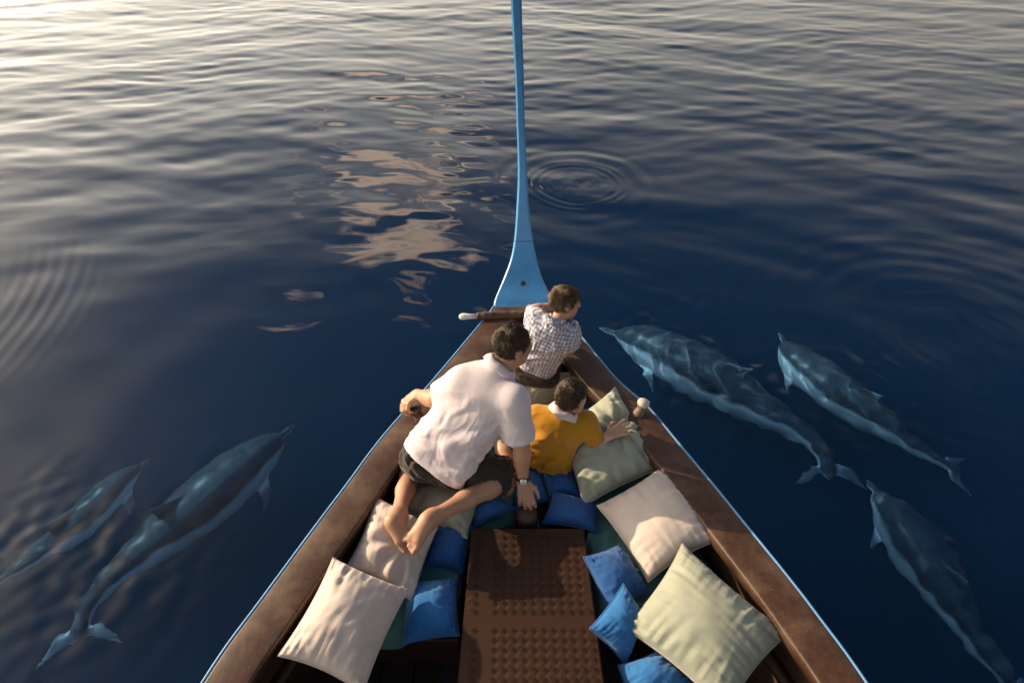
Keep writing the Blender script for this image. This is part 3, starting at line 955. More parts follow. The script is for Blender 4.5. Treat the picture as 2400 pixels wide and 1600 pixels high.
# left row, nearest first
pillow('cushion', [(782, 1312, .88), (952, 1384, .74), (848, 1618, .70), (658, 1533, .80)], 0.19, M_CREAM, 'large cream cushion nearest the camera on the left, overlapping another cream one', G1, 11, n=44)
pillow('cushion', [(879, 1165, .82), (1022, 1236, .70), (966, 1405, .66), (816, 1326, .74)], 0.14, M_CREAM, "cream cushion dented by the man's bare feet", G1, 12, dents=[(955, 1272, .78, 0.10, 0.06)], pipe=M_PIPE, n=44)
pillow('cushion', [(912, 1185, .68), (1000, 1105, .62), (1135, 1165, .65), (1092, 1258, .66)], 0.17, M_SAGE, "sage green cushion under the man's shins", G1, 13, pipe=M_PIPE)
pillow('cushion', [(1108, 1200, .63), (1162, 1152, .66), (1207, 1190, .63), (1112, 1232, .62)], 0.10, M_NAVYC, 'small blue cushion beside the front left corner of the hatch box', G1, 14)
pillow('cushion', [(1012, 1232, .62), (1116, 1226, .60), (1083, 1340, .58), (1000, 1322, .60)], 0.12, M_NAVYC, "blue cushion below the man's right foot, beside the hatch box", G1, 15)
pillow('cushion', [(952, 1368, .60), (1068, 1357, .62), (1075, 1486, .60), (946, 1506, .58)], 0.14, M_BLUEC, 'blue cushion alone on the left edge of the hatch box, below the others', G1, 16)
# in the middle
pillow('cushion', [(1299, 1152, .63), (1400, 1182, .63), (1395, 1243, .62), (1274, 1224, .61)], 0.09, M_NAVYC, 'blue cushion at the front right corner of the hatch box', G1, 17)
pillow('cushion', [(1262, 1105, .63), (1335, 1075, .63), (1362, 1166, .62), (1290, 1162, .61)], 0.10, M_NAVYC, 'blue cushion directly below the boy in mustard yellow', G1, 18)
pillow('cushion', [(1196, 1105, .62), (1262, 1085, .62), (1282, 1170, .60), (1208, 1196, .60)], 0.10, M_BLUEC, "blue cushion behind the man's watch hand", G1, 19)
pillow('cushion', [(1290, 950, .62), (1372, 925, .66), (1420, 960, .64), (1330, 1020, .60)], 0.10, M_NAVYC, "blue cushion showing right of the yellow boy's head", G1, 20)
pillow('cushion', [(1215, 880, .76), (1342, 874, .80), (1292, 950, .68), (1205, 985, .66)], 0.15, M_SAGE, 'pale sage cushion under the boy in the checked shirt', G1, 21)
# right row
pillow('cushion', [(1441, 912, .92), (1564, 1092, .76), (1370, 1180, .66), (1312, 1010, .76)], 0.20, M_SAGE, "large sage cushion under the yellow boy's hand", G1, 22, dents=[(1446, 1004, .90, 0.075, 0.04)], pipe=M_PIPE, n=44)
pillow('cushion', [(1557, 1094, .82), (1684, 1262, .78), (1520, 1358, .66), (1404, 1186, .68)], 0.17, M_CREAM, 'pinkish cream cushion on the right, leaning on the gunwale', G1, 23, n=44, wr=0.55)
pillow('cushion', [(1601, 1280, .80), (1840, 1484, .74), (1700, 1662, .64), (1468, 1471, .70)], 0.20, M_SAGE, 'biggest sage cushion, lower right, with a thick piped edge', G1, 24, pipe=M_PIPE, n=48)
pillow('cushion', [(1370, 1306, .73), (1452, 1276, .68), (1522, 1388, .62), (1428, 1432, .60)], 0.12, M_NAVYC, 'blue cushion lying on the teal pad right of the hatch box', G1, 25)
pillow('cushion', [(1462, 1370, .74), (1508, 1440, .64), (1466, 1552, .58), (1385, 1472, .72)], 0.12, M_BLUEC, 'blue cushion tucked between the hatch box and the biggest sage cushion', G1, 26)
pillow('cushion', [(1452, 1560, .60), (1546, 1524, .60), (1640, 1610, .56), (1480, 1680, .54)], 0.15, M_BLUEC, 'blue cushion cut off by the bottom edge of the picture', G1, 27)
# ------------------------------------------------------------------ dolphins under the surface
m = Mat('dolphin_skin', rough=0.35)
at_n = m.new('ShaderNodeAttribute'); at_n.attribute_name = 'col'
sc = m.noise(m.mapping(m.coord('Object'), (9, 9, 9)), 3, 5, 0.6)
m.inp('Base Color', m.mix(m.math('MULTIPLY', m.ramp(sc, [(0.5, 0.0), (0.8, 1.0)]), 0.3), at_n.outputs['Color'], (0.35, 0.40, 0.45)))
M_DOLPHIN = m.m
def refr(x, y, z):
    """position under the surface seen (through flat water) at x, y"""
    s = at(x, y, 0.0); d = (s - Vector((0, 0, CAM_H))).normalized()
    h = math.sqrt(max(0.0, 1 - d.z ** 2)) / 1.333
    hv = Vector((d.x, d.y, 0)).normalized() * h
    t = Vector((hv.x, hv.y, -math.sqrt(1 - h * h)))
    return s + t * (-z / -t.z * -1 if False else (-z) / (-t.z))
def dolphin(px, roll, label, girth=1.0, h=0.010, fl=1.0, flip_side=(1, 1)):
    sp = catmull([refr(*p)[:] for p in px], 41)
    seg = np.linalg.norm(np.diff(sp, axis=0), axis=1); cum = np.concatenate([[0], np.cumsum(seg)]); L = cum[-1]
    P = lambda s: Vector([np.interp(s * L, cum, sp[:, k]) for k in range(3)])
    def frame(s):
        t = (P(min(s + 0.03, 1)) - P(max(s - 0.03, 0))).normalized()
        side = t.cross(Vector((0, 0, 1))).normalized(); up = side.cross(t).normalized()
        q = Matrix.Rotation(roll, 3, t)
        return t, q @ side, q @ up
    prof = [(0.0, .006), (0.03, .010), (0.085, .015), (0.105, .026), (0.125, .042), (0.15, .054), (0.20, .072), (0.28, .088), (0.37, .094), (0.46, .090), (0.56, .074), (0.66, .056), (0.76, .038), (0.86, .024), (0.93, .016), (0.97, .012)]
    sol = Solid(h)
    for (s0, r0), (s1, r1) in zip(prof[:-1], prof[1:]):
        sol.cone(P(s0), P(s1), r0 * L * girth, r1 * L * girth, 0.010)
    # melon
    t, sd, up = frame(0.13); sol.ell(P(0.14) + up * 0.010 * L, (t, sd, up), (0.042 * L, 0.036 * L, 0.032 * L), 0.012)
    # dorsal fin, swept back
    t, sd, up = frame(0.47)
    b0, b1 = P(0.42) + up * 0.075 * L, P(0.54) + up * 0.065 * L
    tip = P(0.56) + up * 0.155 * L * fl
    sol.cone(b0, tip, 0.030, 0.012, 0.008, flat=2.2, flat_axis=sd); sol.cone(b1, tip, 0.030, 0.012, 0.008, flat=2.2, flat_axis=sd)
    sol.cone(b0.lerp(b1, .5), tip, 0.055, 0.012, 0.008, flat=3.2, flat_axis=sd)
    # flippers
    t, sd, up = frame(0.25)
    for q in (-1, 1):
        a = P(0.235) + sd * q * 0.065 * L - up * 0.035 * L
        e = P(0.33) + sd * q * 0.165 * L - up * 0.085 * L
        nrm = (e - a).cross(t).normalized()
        mid = a.lerp(e, 0.5) - t * 0.012 * L
        sol.cone(a, mid, 0.048, 0.040, 0.008, flat=3.6, flat_axis=nrm); sol.cone(mid, e, 0.040, 0.010, 0.008, flat=3.2, flat_axis=nrm)
    # flukes
    t, sd, up = frame(0.95)
    c = P(0.94)
    for q in (-1, 1):
        e = c + t * 0.075 * L + sd * q * 0.125 * L
        mid = c + t * 0.015 * L + sd * q * 0.055 * L
        sol.cone(c, mid, 0.040, 0.045, 0.010, flat=3.6, flat_axis=up); sol.cone(mid, e, 0.045, 0.010, 0.010, flat=3.4, flat_axis=up)
    v, f = sol.build()
    v = relax(v, f, 2)
    n = vnormals(v, f)
    # countershading: dark cape, grey flank, pale belly
    pts = np.array([P(s)[:] for s in np.linspace(0, 1, 60)]); fr = [frame(s) for s in np.linspace(0, 1, 60)]
    d2 = ((v[:, None, :] - pts[None]) ** 2).sum(-1); j = d2.argmin(1)
    ups = np.array([q[2][:] for q in fr])[j]
    hgt = ((v - pts[j]) * ups).sum(1) / np.interp(j / 59.0, [p[0] for p in prof], [p[1] for p in prof]) / L / girth
    cape = np.interp(j / 59.0, [0, 0.1, 0.2, 0.45, 0.7, 1], [0.3, 0.15, 0.35, 0.15, 0.5, 0.2])
    k = np.clip((hgt - cape) / 0.18 + 0.5, 0, 1)[:, None]; k2 = np.clip((hgt + 0.35) / 0.2, 0, 1)[:, None]
    col = (1 - k2) * np.array([0.90, 0.90, 0.90]) + k2 * ((1 - k) * np.array([0.86, 0.88, 0.90]) + k * np.array([0.075, 0.088, 0.105]))
    wing = np.clip((np.sqrt(d2.min(1)) / L / girth - np.interp(j / 59.0, [p[0] for p in prof], [p[1] for p in prof]) - 0.012) / 0.02, 0, 1)[:, None]
    col = col * (1 - wing) + np.array([0.16, 0.19, 0.22]) * wing
    o = mesh_obj('dolphin', v, f, M_DOLPHIN)
    color_attr(o, col)
    tag(o, label, 'dolphin', 'dolphins swimming beside the boat')
    o.cycles.is_caustics_receiver = True
    return o
dolphin([(1405, 768, -0.38), (1500, 798, -0.35), (1640, 868, -0.36), (1780, 955, -0.40), (1895, 1020, -0.46), (1938, 1085, -0.52), (1950, 1135, -0.56)], R(-14), 'dolphin underwater closest to the right gunwale, beak level with the checked shirt', girth=1.2)
dolphin([(1825, 783, -0.40), (1872, 845, -0.38), (1960, 912, -0.40), (2060, 985, -0.46), (2150, 1050, -0.54), (2215, 1088, -0.62), (2262, 1112, -0.68)], R(-12), 'middle one of the three dolphins underwater right of the boat', girth=1.18)
dolphin([(2033, 1126, -0.40), (2092, 1200, -0.40), (2168, 1310, -0.40), (2244, 1430, -0.46), (2312, 1530, -0.52), (2370, 1610, -0.60), (2400, 1660, -0.65)], R(-10), 'dolphin underwater in the lower right corner, its tail cut off by the frame', girth=1.22)
dolphin([(688, 996, -0.40), (628, 1046, -0.36), (540, 1122, -0.36), (430, 1215, -0.38), (310, 1312, -0.42), (225, 1385, -0.48), (190, 1450, -0.54), (186, 1525, -0.60)], R(10), 'large pale blue dolphin underwater left of the boat, whole body in view', girth=1.15)
dolphin([(352, 1074, -0.46), (292, 1120, -0.44), (220, 1190, -0.46), (130, 1268, -0.52), (30, 1340, -0.58), (-70, 1410, -0.65)], R(10), 'fainter dolphin underwater at the left edge, behind the large pale one')
# ------------------------------------------------------------------ people
def skin_mat(name, col, ruddy):
    m = Mat(name, rough=0.5)
    co = m.coord('Object')
    n = m.noise(co, 16, 5, 0.6)
    m.inp('Base Color', m.mix(m.ramp(n, [(0.35, 0.0), (0.75, 0.7)]), col, ruddy))
    m.b.inputs['Subsurface Weight'].default_value = 0.12
    m.b.inputs['Subsurface Radius'].default_value = (1.0, 0.35, 0.2)
    m.b.inputs['Subsurface Scale'].default_value = 0.006
    m.bump(m.noise(co, 160, 3), 0.12, 0.002)
    return m.m
M_SKIN_A = skin_mat('tanned_skin', (0.42, 0.235, 0.150), (0.36, 0.165, 0.100))
M_SKIN_B = skin_mat('fair_skin', (0.50, 0.30, 0.205), (0.44, 0.20, 0.135))
def cloth_mat(name, col, dark, rough=0.85, crease=0.18, sheen=0.2):
    m = Mat(name, rough=rough, spec=0.2)
    co = m.coord('Object')
    n = m.noise(co, 5, 4, 0.6)
    m.inp('Base Color', m.mix(m.ramp(n, [(0.3, 0.0), (0.75, 1.0)]), col, dark))
    cr = m.noise(m.mapping(co, (18, 30, 12)), 1.5, 5, 0.6, 0.8)
    w = m.noise(co, 500, 2)
    m.bump(m.math('ADD', cr, m.math('MULTIPLY', w, 0.1)), crease, 0.008)
    m.b.inputs['Sheen Weight'].default_value = sheen
    return m.m
M_SHIRT = cloth_mat('white_lilac_cotton', (0.60, 0.535, 0.56), (0.55, 0.49, 0.525))
M_POLO = cloth_mat('mustard_cotton', (0.46, 0.215, 0.016), (0.39, 0.175, 0.012))
M_COLLAR = cloth_mat('pale_collar', (0.66, 0.58, 0.58), (0.60, 0.53, 0.54))
M_SHORTS = cloth_mat('dark_khaki', (0.032, 0.026, 0.020), (0.022, 0.018, 0.014))
M_TROUS = cloth_mat('brown_cotton', (0.055, 0.036, 0.027), (0.040, 0.026, 0.020))
def hair_mat(name, c1, c2):
    m = Mat(name, rough=0.42, spec=0.5)
    n = m.noise(m.coord('Object'), 45, 3)
    m.inp('Base Color', m.mix(m.ramp(n, [(0.3, 0.0), (0.7, 1.0)]), c1, c2))
    return m.m
M_HAIR_A = hair_mat('dark_brown_hair', (0.040, 0.024, 0.013), (0.085, 0.052, 0.028))
M_HAIR_B = hair_mat('light_brown_hair', (0.075, 0.043, 0.021), (0.19, 0.115, 0.058))
M_HAIR_C = hair_mat('brown_hair', (0.045, 0.027, 0.016), (0.10, 0.062, 0.036))
def plain(name, col, rough=0.4, metal=0.0):
    m = Mat(name, rough=rough, metal=metal); m.inp('Base Color', col); return m.m
M_EYE = plain('eye', (0.55, 0.53, 0.50), 0.15); M_IRIS = plain('iris', (0.03, 0.02, 0.012), 0.1)
M_STRAP = plain('black_strap', (0.015, 0.014, 0.014), 0.5); M_STEEL = plain('steel', (0.60, 0.58, 0.55), 0.25, 1.0); M_DIAL = plain('watch_dial', (0.72, 0.70, 0.64), 0.3)

def plaid_mat():
    m = Mat('checked_cotton', rough=0.85, spec=0.2)
    a = m.new('ShaderNodeAttribute'); a.attribute_name = 'col'
    sep = m.new('ShaderNodeSeparateXYZ'); m.l.new(a.outputs['Vector'], sep.inputs[0])
    def stripe(sock, period, off, w):
        t = m.math('FRACT', m.math('ADD', m.math('DIVIDE', sock, period), off + 50.0))
        return m.math('LESS_THAN', m.math('ABSOLUTE', m.math('SUBTRACT', t, 0.5)), w)
    col = (0.76, 0.71, 0.66)
    for k, sock in enumerate((sep.outputs[0], sep.outputs[1])):
        col = m.mix(m.math('MULTIPLY', stripe(sock, 0.0195, 0.25, 0.14), 0.65), col, (0.16, 0.30, 0.52))
        col = m.mix(m.math('MULTIPLY', stripe(sock, 0.0195, 0.72, 0.085), 0.45), col, (0.36, 0.16, 0.24))
    for sock in (sep.outputs[0], sep.outputs[1]):
        col = m.mix(m.math('MULTIPLY', stripe(sock, 0.0195, 0.0, 0.075), 0.85), col, (0.025, 0.022, 0.09))
    m.inp('Base Color', col)
    co = m.coord('Object')
    m.bump(m.noise(m.mapping(co, (18, 30, 12)), 1.6, 5, 0.6, 0.8), 0.4, 0.007)
    return m.m
M_PLAID = plaid_mat()
m = Mat('patterned_shorts', rough=0.85)
n = m.noise(m.coord('Object'), 38, 2, 0.5, 1.2)
m.inp('Base Color', m.ramp(n, [(0.42, (0.02, 0.016, 0.02)), (0.50, (0.30, 0.08, 0.05)), (0.58, (0.55, 0.42, 0.34))], 'CONSTANT'))
M_PATT = m.m

def head_shape(S, c, f, u, s=1.0):
    f = Vector(f).normalized(); u = Vector(u); u = (u - f * u.dot(f)).normalized(); r = f.cross(u)
    E = lambda o, rad, k=0.007, ax=(r, f, u): S.ell(c + (r * o[0] + f * o[1] + u * o[2]) * s, ax, tuple(q * s for q in rad), k * s)
    P = lambda o: c + (r * o[0] + f * o[1] + u * o[2]) * s
    E((0, -.014, .022), (.075, .094, .086)); E((0, .030, -.035), (.060, .064, .078)); E((0, .055, -.088), (.030, .028, .024))
    S.cone(P((-.04, .02, -.07)), P((0, .062, -.092)), .022 * s, .02 * s, .006); S.cone(P((.04, .02, -.07)), P((0, .062, -.092)), .022 * s, .02 * s, .006)
    S.cone(P((0, .088, .012)), P((0, .112, -.026)), .0075 * s, .0125 * s, .004)
    S.cone(P((-.010, .100, -.030)), P((.010, .100, -.030)), .0085 * s, .0085 * s, .003)
    S.cone(P((-.036, .074, .022)), P((.036, .074, .022)), .012 * s, .012 * s, .006)
    S.cone(P((-.018, .087, -.052)), P((.018, .087, -.052)), .0065 * s, .0065 * s, .003); S.cone(P((-.016, .086, -.065)), P((.016, .086, -.065)), .0075 * s, .0075 * s, .003)
    for q in (-1, 1):
        E((q * .036, .060, -.020), (.022, .020, .024))
        ea = (r * q + f * -0.35).normalized(); eb = u.cross(ea).normalized()
        S.ell(P((q * .080, -.010, -.012)), (ea, eb, u), (.0075 * s, .020 * s, .032 * s), 0.003)
        S.ell(P((q * .086, -.018, -.010)), (ea, eb, u), (.0065 * s, .012 * s, .024 * s), 0.003)
    return f, u, r

def eyes(c, f, u, r, s, parent):
    for q in (-1, 1):
        bm = bmesh.new(); bmesh.ops.create_uvsphere(bm, u_segments=12, v_segments=8, radius=0.0115 * s)
        p = c + (r * q * .031 + f * .074 + u * .003) * s
        for v_ in bm.verts: v_.co += p
        e = bm_obj('eye', bm, M_EYE, parent, True)
        v_, f_ = disc(p + f * 0.0112 * s, f, 0.0055 * s, 0.0008, 10); mesh_obj('iris', v_, f_, M_IRIS, e)

def hair(c, f, u, r, s, mat, parent, seed, length=0.03, n=2600, fringe=0.02, messy=0.5, crop=0.0, lift=0.0):
    """scalp cap and several thousand tapered locks, combed back from the crown"""
    g = np.random.default_rng(seed)
    cap = Solid(0.005)
    P = lambda o: c + (r * o[0] + f * o[1] + u * o[2]) * s
    cap.ell(P((0, -.016, .026)), (r, f, u), (.078 * s, .096 * s, .088 * s), 0.004)
    cap.cut(P((0, .060 + crop, .045)), (f * 0.80 - u * 0.62 + Vector((0, 0, 0))))
    cap.cut(P((0, -.04, -.062)), (f * 0.30 - u * 0.95))
    v, fc = cap.build(); v = relax(v, fc, 2)
    nr = vnormals(v, fc)
    v2 = v + nr * (pnoise(v * 60) * 0.003)[:, None]
    h_o = mesh_obj('hair', v2, fc, mat, parent)
    cc = np.array(P((0, -.016, .026))); fu, uu, ru = np.array(f), np.array(u), np.array(r)
    crown = cc + uu * .07 * s - fu * .05 * s + ru * 0.01
    pick = g.choice(len(v), n)
    pick = pick[((v[pick] - np.array(P((0, .06, .045)))) @ (fu * .8 - uu * .62) < -0.004)]
    vs, fs = [], []
    CL, CL2 = pnoise(v[pick] * 28 + seed), pnoise(v[pick] * 28 + seed + 40)
    for ii, i in enumerate(pick):
        p, nn_ = v[i], nr[i]
        away = p - crown; away -= nn_ * away.dot(nn_); away /= (np.linalg.norm(away) + 1e-6)
        cl, cl2 = CL[ii], CL2[ii]
        tang = away + messy * (np.cross(nn_, away) * cl * 2.2) + g.normal(0, 0.22, 3)
        L_ = length * s * g.uniform(0.6, 1.25) * (1 + 0.5 * cl2)
        w = 0.0024 * s
        side = np.cross(nn_, tang); side /= (np.linalg.norm(side) + 1e-6)
        q = p - nn_ * 0.002; d = tang * 0.8 + nn_ * (0.75 + messy * 0.35 + lift); d /= np.linalg.norm(d)
        b = len(vs)
        for k_ in range(3):
            ww = w * (1 - 0.45 * k_)
            up_ = nn_ * ww * 0.8
            vs += [q - side * ww, q + side * ww, q + up_ + nn_ * 0.0008]
            q = q + d * L_ / 3; d = d + tang * 0.30 - nn_ * 0.42; d /= np.linalg.norm(d)
        vs.append(q)
        for k_ in range(2):
            o_ = b + 3 * k_
            for a_, b_ in ((0, 1), (1, 2), (2, 0)): fs.append((o_ + a_, o_ + b_, o_ + 3 + b_, o_ + 3 + a_))
        o_ = b + 6
        for a_, b_ in ((0, 1), (1, 2), (2, 0)): fs.append((o_ + a_, o_ + b_, b + 9, b + 9))
    vs = np.array(vs); fq = [q for q in fs if q[2] != q[3]]; ft = [q[:3] for q in fs if q[2] == q[3]]
    o = mesh_obj('hair_locks', vs, fq + ft, mat, h_o, smooth=True); o['kind'] = 'stuff'
    return h_o

def hand(S, W, d, n, thumb_side, s=1.0, curl=(0.3, 0.4, 0.3), spread=0.10, thumb=(0.55, 0.5), k=0.0032, rad=1.0):
    """W wrist, d towards the knuckles, n out of the back of the hand, thumb_side +1/-1 along d x n"""
    d = Vector(d).normalized(); n = Vector(n); n = (n - d * n.dot(d)).normalized(); sd = d.cross(n) * thumb_side
    for i in range(4):
        off = (1.5 - i) * 0.0205 * s
        K = W + d * (0.086 - 0.006 * abs(i - 1) - 0.006 * (i == 3)) * s + sd * off
        S.cone(W + sd * off * 0.55, K, 0.0150 * s * rad, 0.0115 * s * rad, 0.005)
        fd = (d + sd * spread * (1.5 - i)).normalized()
        seg = [(0.043, 0.0094), (0.027, 0.0084), (0.021, 0.0076)]
        ln = (0.95, 1.05, 0.98, 0.78)[i]
        p = K; ang = 0.0
        rr = 0.0098
        for (l_, r_), c_ in zip(seg, curl):
            ang += c_
            q = p + (fd * math.cos(ang) - n * math.sin(ang)) * l_ * ln * s
            S.cone(p, q, rr * s * rad, r_ * s * rad, k); p = q; rr = r_
    b = W + d * 0.018 * s + sd * 0.022 * s
    t1 = b + (d * 0.62 + sd * thumb[0] - n * 0.15).normalized() * 0.042 * s
    t2 = t1 + (d * 0.80 + sd * thumb[1] * 0.6 - n * 0.25).normalized() * 0.032 * s
    t3 = t2 + (d * 0.95 + sd * thumb[1] * 0.1 - n * 0.35).normalized() * 0.025 * s
    S.cone(b, t1, 0.0155 * s, 0.0115 * s, 0.004); S.cone(t1, t2, 0.0112 * s, 0.0098 * s, k); S.cone(t2, t3, 0.0098 * s, 0.0080 * s, k)

def foot(S, ankle, heel, ball, sole_n, s=1.0, big_side=1):
    """bare foot; sole_n points out of the sole"""
    d = (ball - heel).normalized(); n = Vector(sole_n); n = (n - d * n.dot(d)).normalized(); sd = d.cross(n) * big_side
    S.cone(ankle, heel, 0.036 * s, 0.033 * s, 0.010); S.cone(ankle, heel.lerp(ball, 0.55) - n * 0.022 * s, 0.034 * s, 0.026 * s, 0.012)
    S.cone(heel, ball + sd * 0.018 * s, 0.033 * s, 0.027 * s, 0.010); S.cone(heel, ball - sd * 0.022 * s, 0.031 * s, 0.022 * s, 0.010)
    for i in range(5):
        off = (0.030, 0.010, -0.007, -0.022, -0.036)[i] * s
        r_ = (0.0135, 0.0095, 0.009, 0.0085, 0.008)[i] * s
        l_ = (0.050, 0.047, 0.041, 0.0195, 0.027)[i] * s
        a = ball + sd * off + d * 0.008 * s
        S.cone(a, a + d * l_ * 0.6 - n * 0.004 * s, r_, r_, 0.003); S.cone(a + d * l_ * 0.6 - n * 0.004 * s, a + d * l_ + n * 0.003 * s, r_, r_ * 0.92, 0.003)

def folds(v, n, direction, amp, across, along, seed, mask=None):
    """long creases running along a direction"""
    d = np.array(Vector(direction).normalized()); a = np.cross(d, [0.3, 0.2, 0.93]); a /= np.linalg.norm(a); b = np.cross(d, a)
    q = np.stack([v @ d * along, v @ a * across, v @ b * across * 0.7], 1) + seed
    q[:, 1] += pnoise(v * 7 + seed) * 0.9
    r_ = abs(pnoise(q)); h = (0.32 - np.minimum(r_, 0.5)) + 0.35 * pnoise(q * 2.1 + 9)
    if mask is not None: h = h * mask
    return v + n * (h * amp)[:, None]

def collar(nk, ax, rad, mat, parent, open_dir, hgt=0.035, name='collar'):
    """folded shirt collar standing round the neck, open at the throat"""
    ax = Vector(ax).normalized(); o = Vector(open_dir); o = (o - ax * o.dot(ax)).normalized(); s_ = ax.cross(o)
    vs, fs = [], []
    n = 28; prof = [(0.0, 0.0), (-0.004, hgt * 0.9), (0.004, hgt), (0.016, hgt * 0.65), (0.026, hgt * 0.05), (0.023, -hgt * 0.05), (0.010, hgt * 0.5)]
    for i in range(n):
        a = math.pi * 0.12 + (2 * math.pi - math.pi * 0.24) * i / (n - 1)
        d = o * math.cos(a) * 1.08 + s_ * math.sin(a)
        drop = -0.022 * (math.cos(a) * 0.5 + 0.5) * 1.3
        for (p, q) in prof: vs.append((nk + d * (rad + p) + ax * (q + drop + 0.004 * math.sin(a * 5)))[:])
    m_ = len(prof)
    for i in range(n - 1):
        for j in range(m_): fs.append((i * m_ + j, i * m_ + (j + 1) % m_, (i + 1) * m_ + (j + 1) % m_, (i + 1) * m_ + j))
    fs.append(tuple(range(m_))); fs.append(tuple((n - 1) * m_ + j for j in range(m_)))
    return bm_obj(name, fix_normals(vs, fs), mat, parent, True)

V3 = lambda *a: Vector(a)
# ---------------- the man
def build_man():
    A = at
    pel, nk, hd = A(1035, 1062, .93), A(1170, 862, 1.35), A(1203, 810, 1.465)
    ls, le, lw = A(1082, 896, 1.29), V3(-.405, 2.545, 1.12), V3(-.512, 2.675, 1.035)
    rs, re, rw = A(1203, 938, 1.27), A(1222, 1040, 1.03), A(1226, 1126, .815)
    lh, lk, la = A(992, 1068, .92), V3(-.535, 2.47, .73), A(934, 1203, .88)
    rh, rk, ra = A(1082, 1088, .90), A(1190, 1118, .775), A(1014, 1212, .895)
    spine = (nk - pel).normalized(); rt = (rs - ls); rt = (rt - spine * rt.dot(spine)).normalized(); back = rt.cross(spine)
    if back.z < 0: back = -back
    root = empty('person', V3(pel.x, pel.y, 0.62))
    tag(root, 'man in a white short-sleeved shirt and dark shorts kneeling barefoot, gripping the left gunwale', 'person')
    chest = nk - spine * 0.14
    B = Solid(0.0048)
    B.cone(pel, chest, 0.085, 0.085, 0.02); B.cone(ls, rs, 0.048, 0.048, 0.02); B.cone(lh, rh, 0.06, 0.06, 0.02); B.cone(chest, nk, 0.08, 0.05, 0.02)
    B.cone(nk - spine * 0.03, hd - V3(0, 0, 0.05), 0.056, 0.052, 0.012)
    for s_, e_, w_ in ((ls, le, lw), (rs, re, rw)):
        m_ = e_.lerp(w_, 0.3)
        B.chain([s_, s_.lerp(e_, 0.4), e_, m_, w_], [0.048, 0.047, 0.038, 0.041, 0.026], 0.010)
    for h_, k_, a_ in ((lh, lk, la), (rh, rk, ra)):
        B.chain([h_, k_, k_.lerp(a_, 0.28), k_.lerp(a_, 0.6), a_], [0.060, 0.054, 0.054, 0.044, 0.032], 0.012)
    # left hand closed on the pin, right hand on the stub post
    top = on_gunwale(990, 985) + V3(-.42, .10, 1.0).normalized() * 0.10
    hand(B, lw, (top + V3(-.015, .02, .045)) - lw, (0.05, 0.35, 0.9), 1, 1.0, curl=(0.75, 0.95, 0.6), spread=0.03, thumb=(0.5, 0.2))
    hand(B, rw, A(1233, 1166, .765) - rw, (0.0, -0.72, 0.62), -1, 1.0, curl=(0.30, 0.55, 0.45), spread=0.10, thumb=(0.7, 0.35))
    foot(B, la, A(921, 1222, .895), A(945, 1258, .845), (0.25, -0.55, 0.78), 1.0, big_side=1)
    foot(B, ra, A(1002, 1220, .915), A(975, 1260, .87), (-0.25, -0.55, 0.78), 1.0, big_side=-1)
    f, u, r = head_shape(B, hd, (0.84, 0.48, -0.22), (0.16, 0.22, 0.96), 0.93)
    v, q = B.build(); v = relax(v, q, 1)
    body = mesh_obj('body', v, q, M_SKIN_A, root)
    eyes(hd, f, u, r, 0.93, root)
    hair(hd, f, u, r, 0.93, M_HAIR_A, root, 3, length=0.031, n=5200, messy=0.45)
    # shirt
    T = Solid(0.0055)
    pl_, pr_ = pel - rt * 0.070 - spine * 0.02, pel + rt * 0.075 - spine * 0.02
    cl_, cr_ = chest - rt * 0.056, chest + rt * 0.078
    low = spine * 0.12
    T.cone(pl_ - low, cl_, 0.128, 0.094, 0.022); T.cone(pr_ - low, cr_, 0.128, 0.098, 0.022); T.cone(pel - low, chest, 0.125, 0.105, 0.022)
    T.cone(ls, rs, 0.056, 0.058, 0.025); T.cone(chest, nk - spine * 0.02, 0.11, 0.072, 0.03)
    T.cone(cl_, ls, 0.088, 0.056, 0.02); T.cone(cr_, rs, 0.092, 0.060, 0.02)
    T.cone(ls, ls.lerp(le, 0.72), 0.070, 0.074, 0.014, cap_b=True); T.cone(rs, rs.lerp(re, 0.86), 0.070, 0.078, 0.014, cap_b=True)
    T.cut(pel - spine * 0.075, -spine + back * 0.10)
    v, q = T.build(); v = relax(v, q, 2); n = vnormals(v, q)
    vn = np.array(nk)
    al = (v - np.array(pel)) @ np.array(spine)
    he = np.clip((al + 0.075) / 0.05, 0.0, 1.0)
    mk = np.clip((0.44 - al) / 0.20, 0.06, 1.0) * he * np.clip(((v - np.array(pel)) @ np.array(rt) + 0.16) / 0.2, 0.35, 1.0)
    v = folds(v, n, (spine * 0.75 + rt * 0.85), 0.038, 8, 1.2, 4.0, mk)
    v = folds(v, vnormals(v, q), (spine * 0.25 + rt * 0.95), 0.016, 16, 1.8, 14.0, np.clip((0.22 - al) / 0.12, 0.0, 1.0) * he)
    v = folds(v, vnormals(v, q), (spine * 0.9 - rt * 0.3), 0.006, 20, 2.0, 24.0, mk)
    mesh_obj('shirt', v, q, M_SHIRT, root)
    collar(nk + spine * 0.012, (hd - nk).normalized() + spine * 0.6, 0.068, M_SHIRT, root, f, 0.040)
    # shorts
    H = Solid(0.0055)
    li, ri = lh.lerp(pel, 0.1) - spine * 0.02, rh.lerp(pel, 0.1) - spine * 0.02
    H.cone(li, ri, 0.102, 0.104, 0.02)
    H.cone(li, lh.lerp(lk, 0.98), 0.100, 0.092, 0.02, cap_b=True); H.cone(ri, rh.lerp(rk, 0.97), 0.104, 0.098, 0.02, cap_b=True)
    H.cone(pel - spine * 0.066, chest, 0.205, 0.205, 0.003, cap_a=True, sign=-1)
    v, q = H.build(); v = relax(v, q, 2); n = vnormals(v, q)
    v = folds(v, n, (rk - rh), 0.020, 14, 3.0, 7.0); v = folds(v, vnormals(v, q), rt, 0.010, 28, 5.0, 31.0)
    sh = mesh_obj('shorts', v, q, M_SHORTS, root)
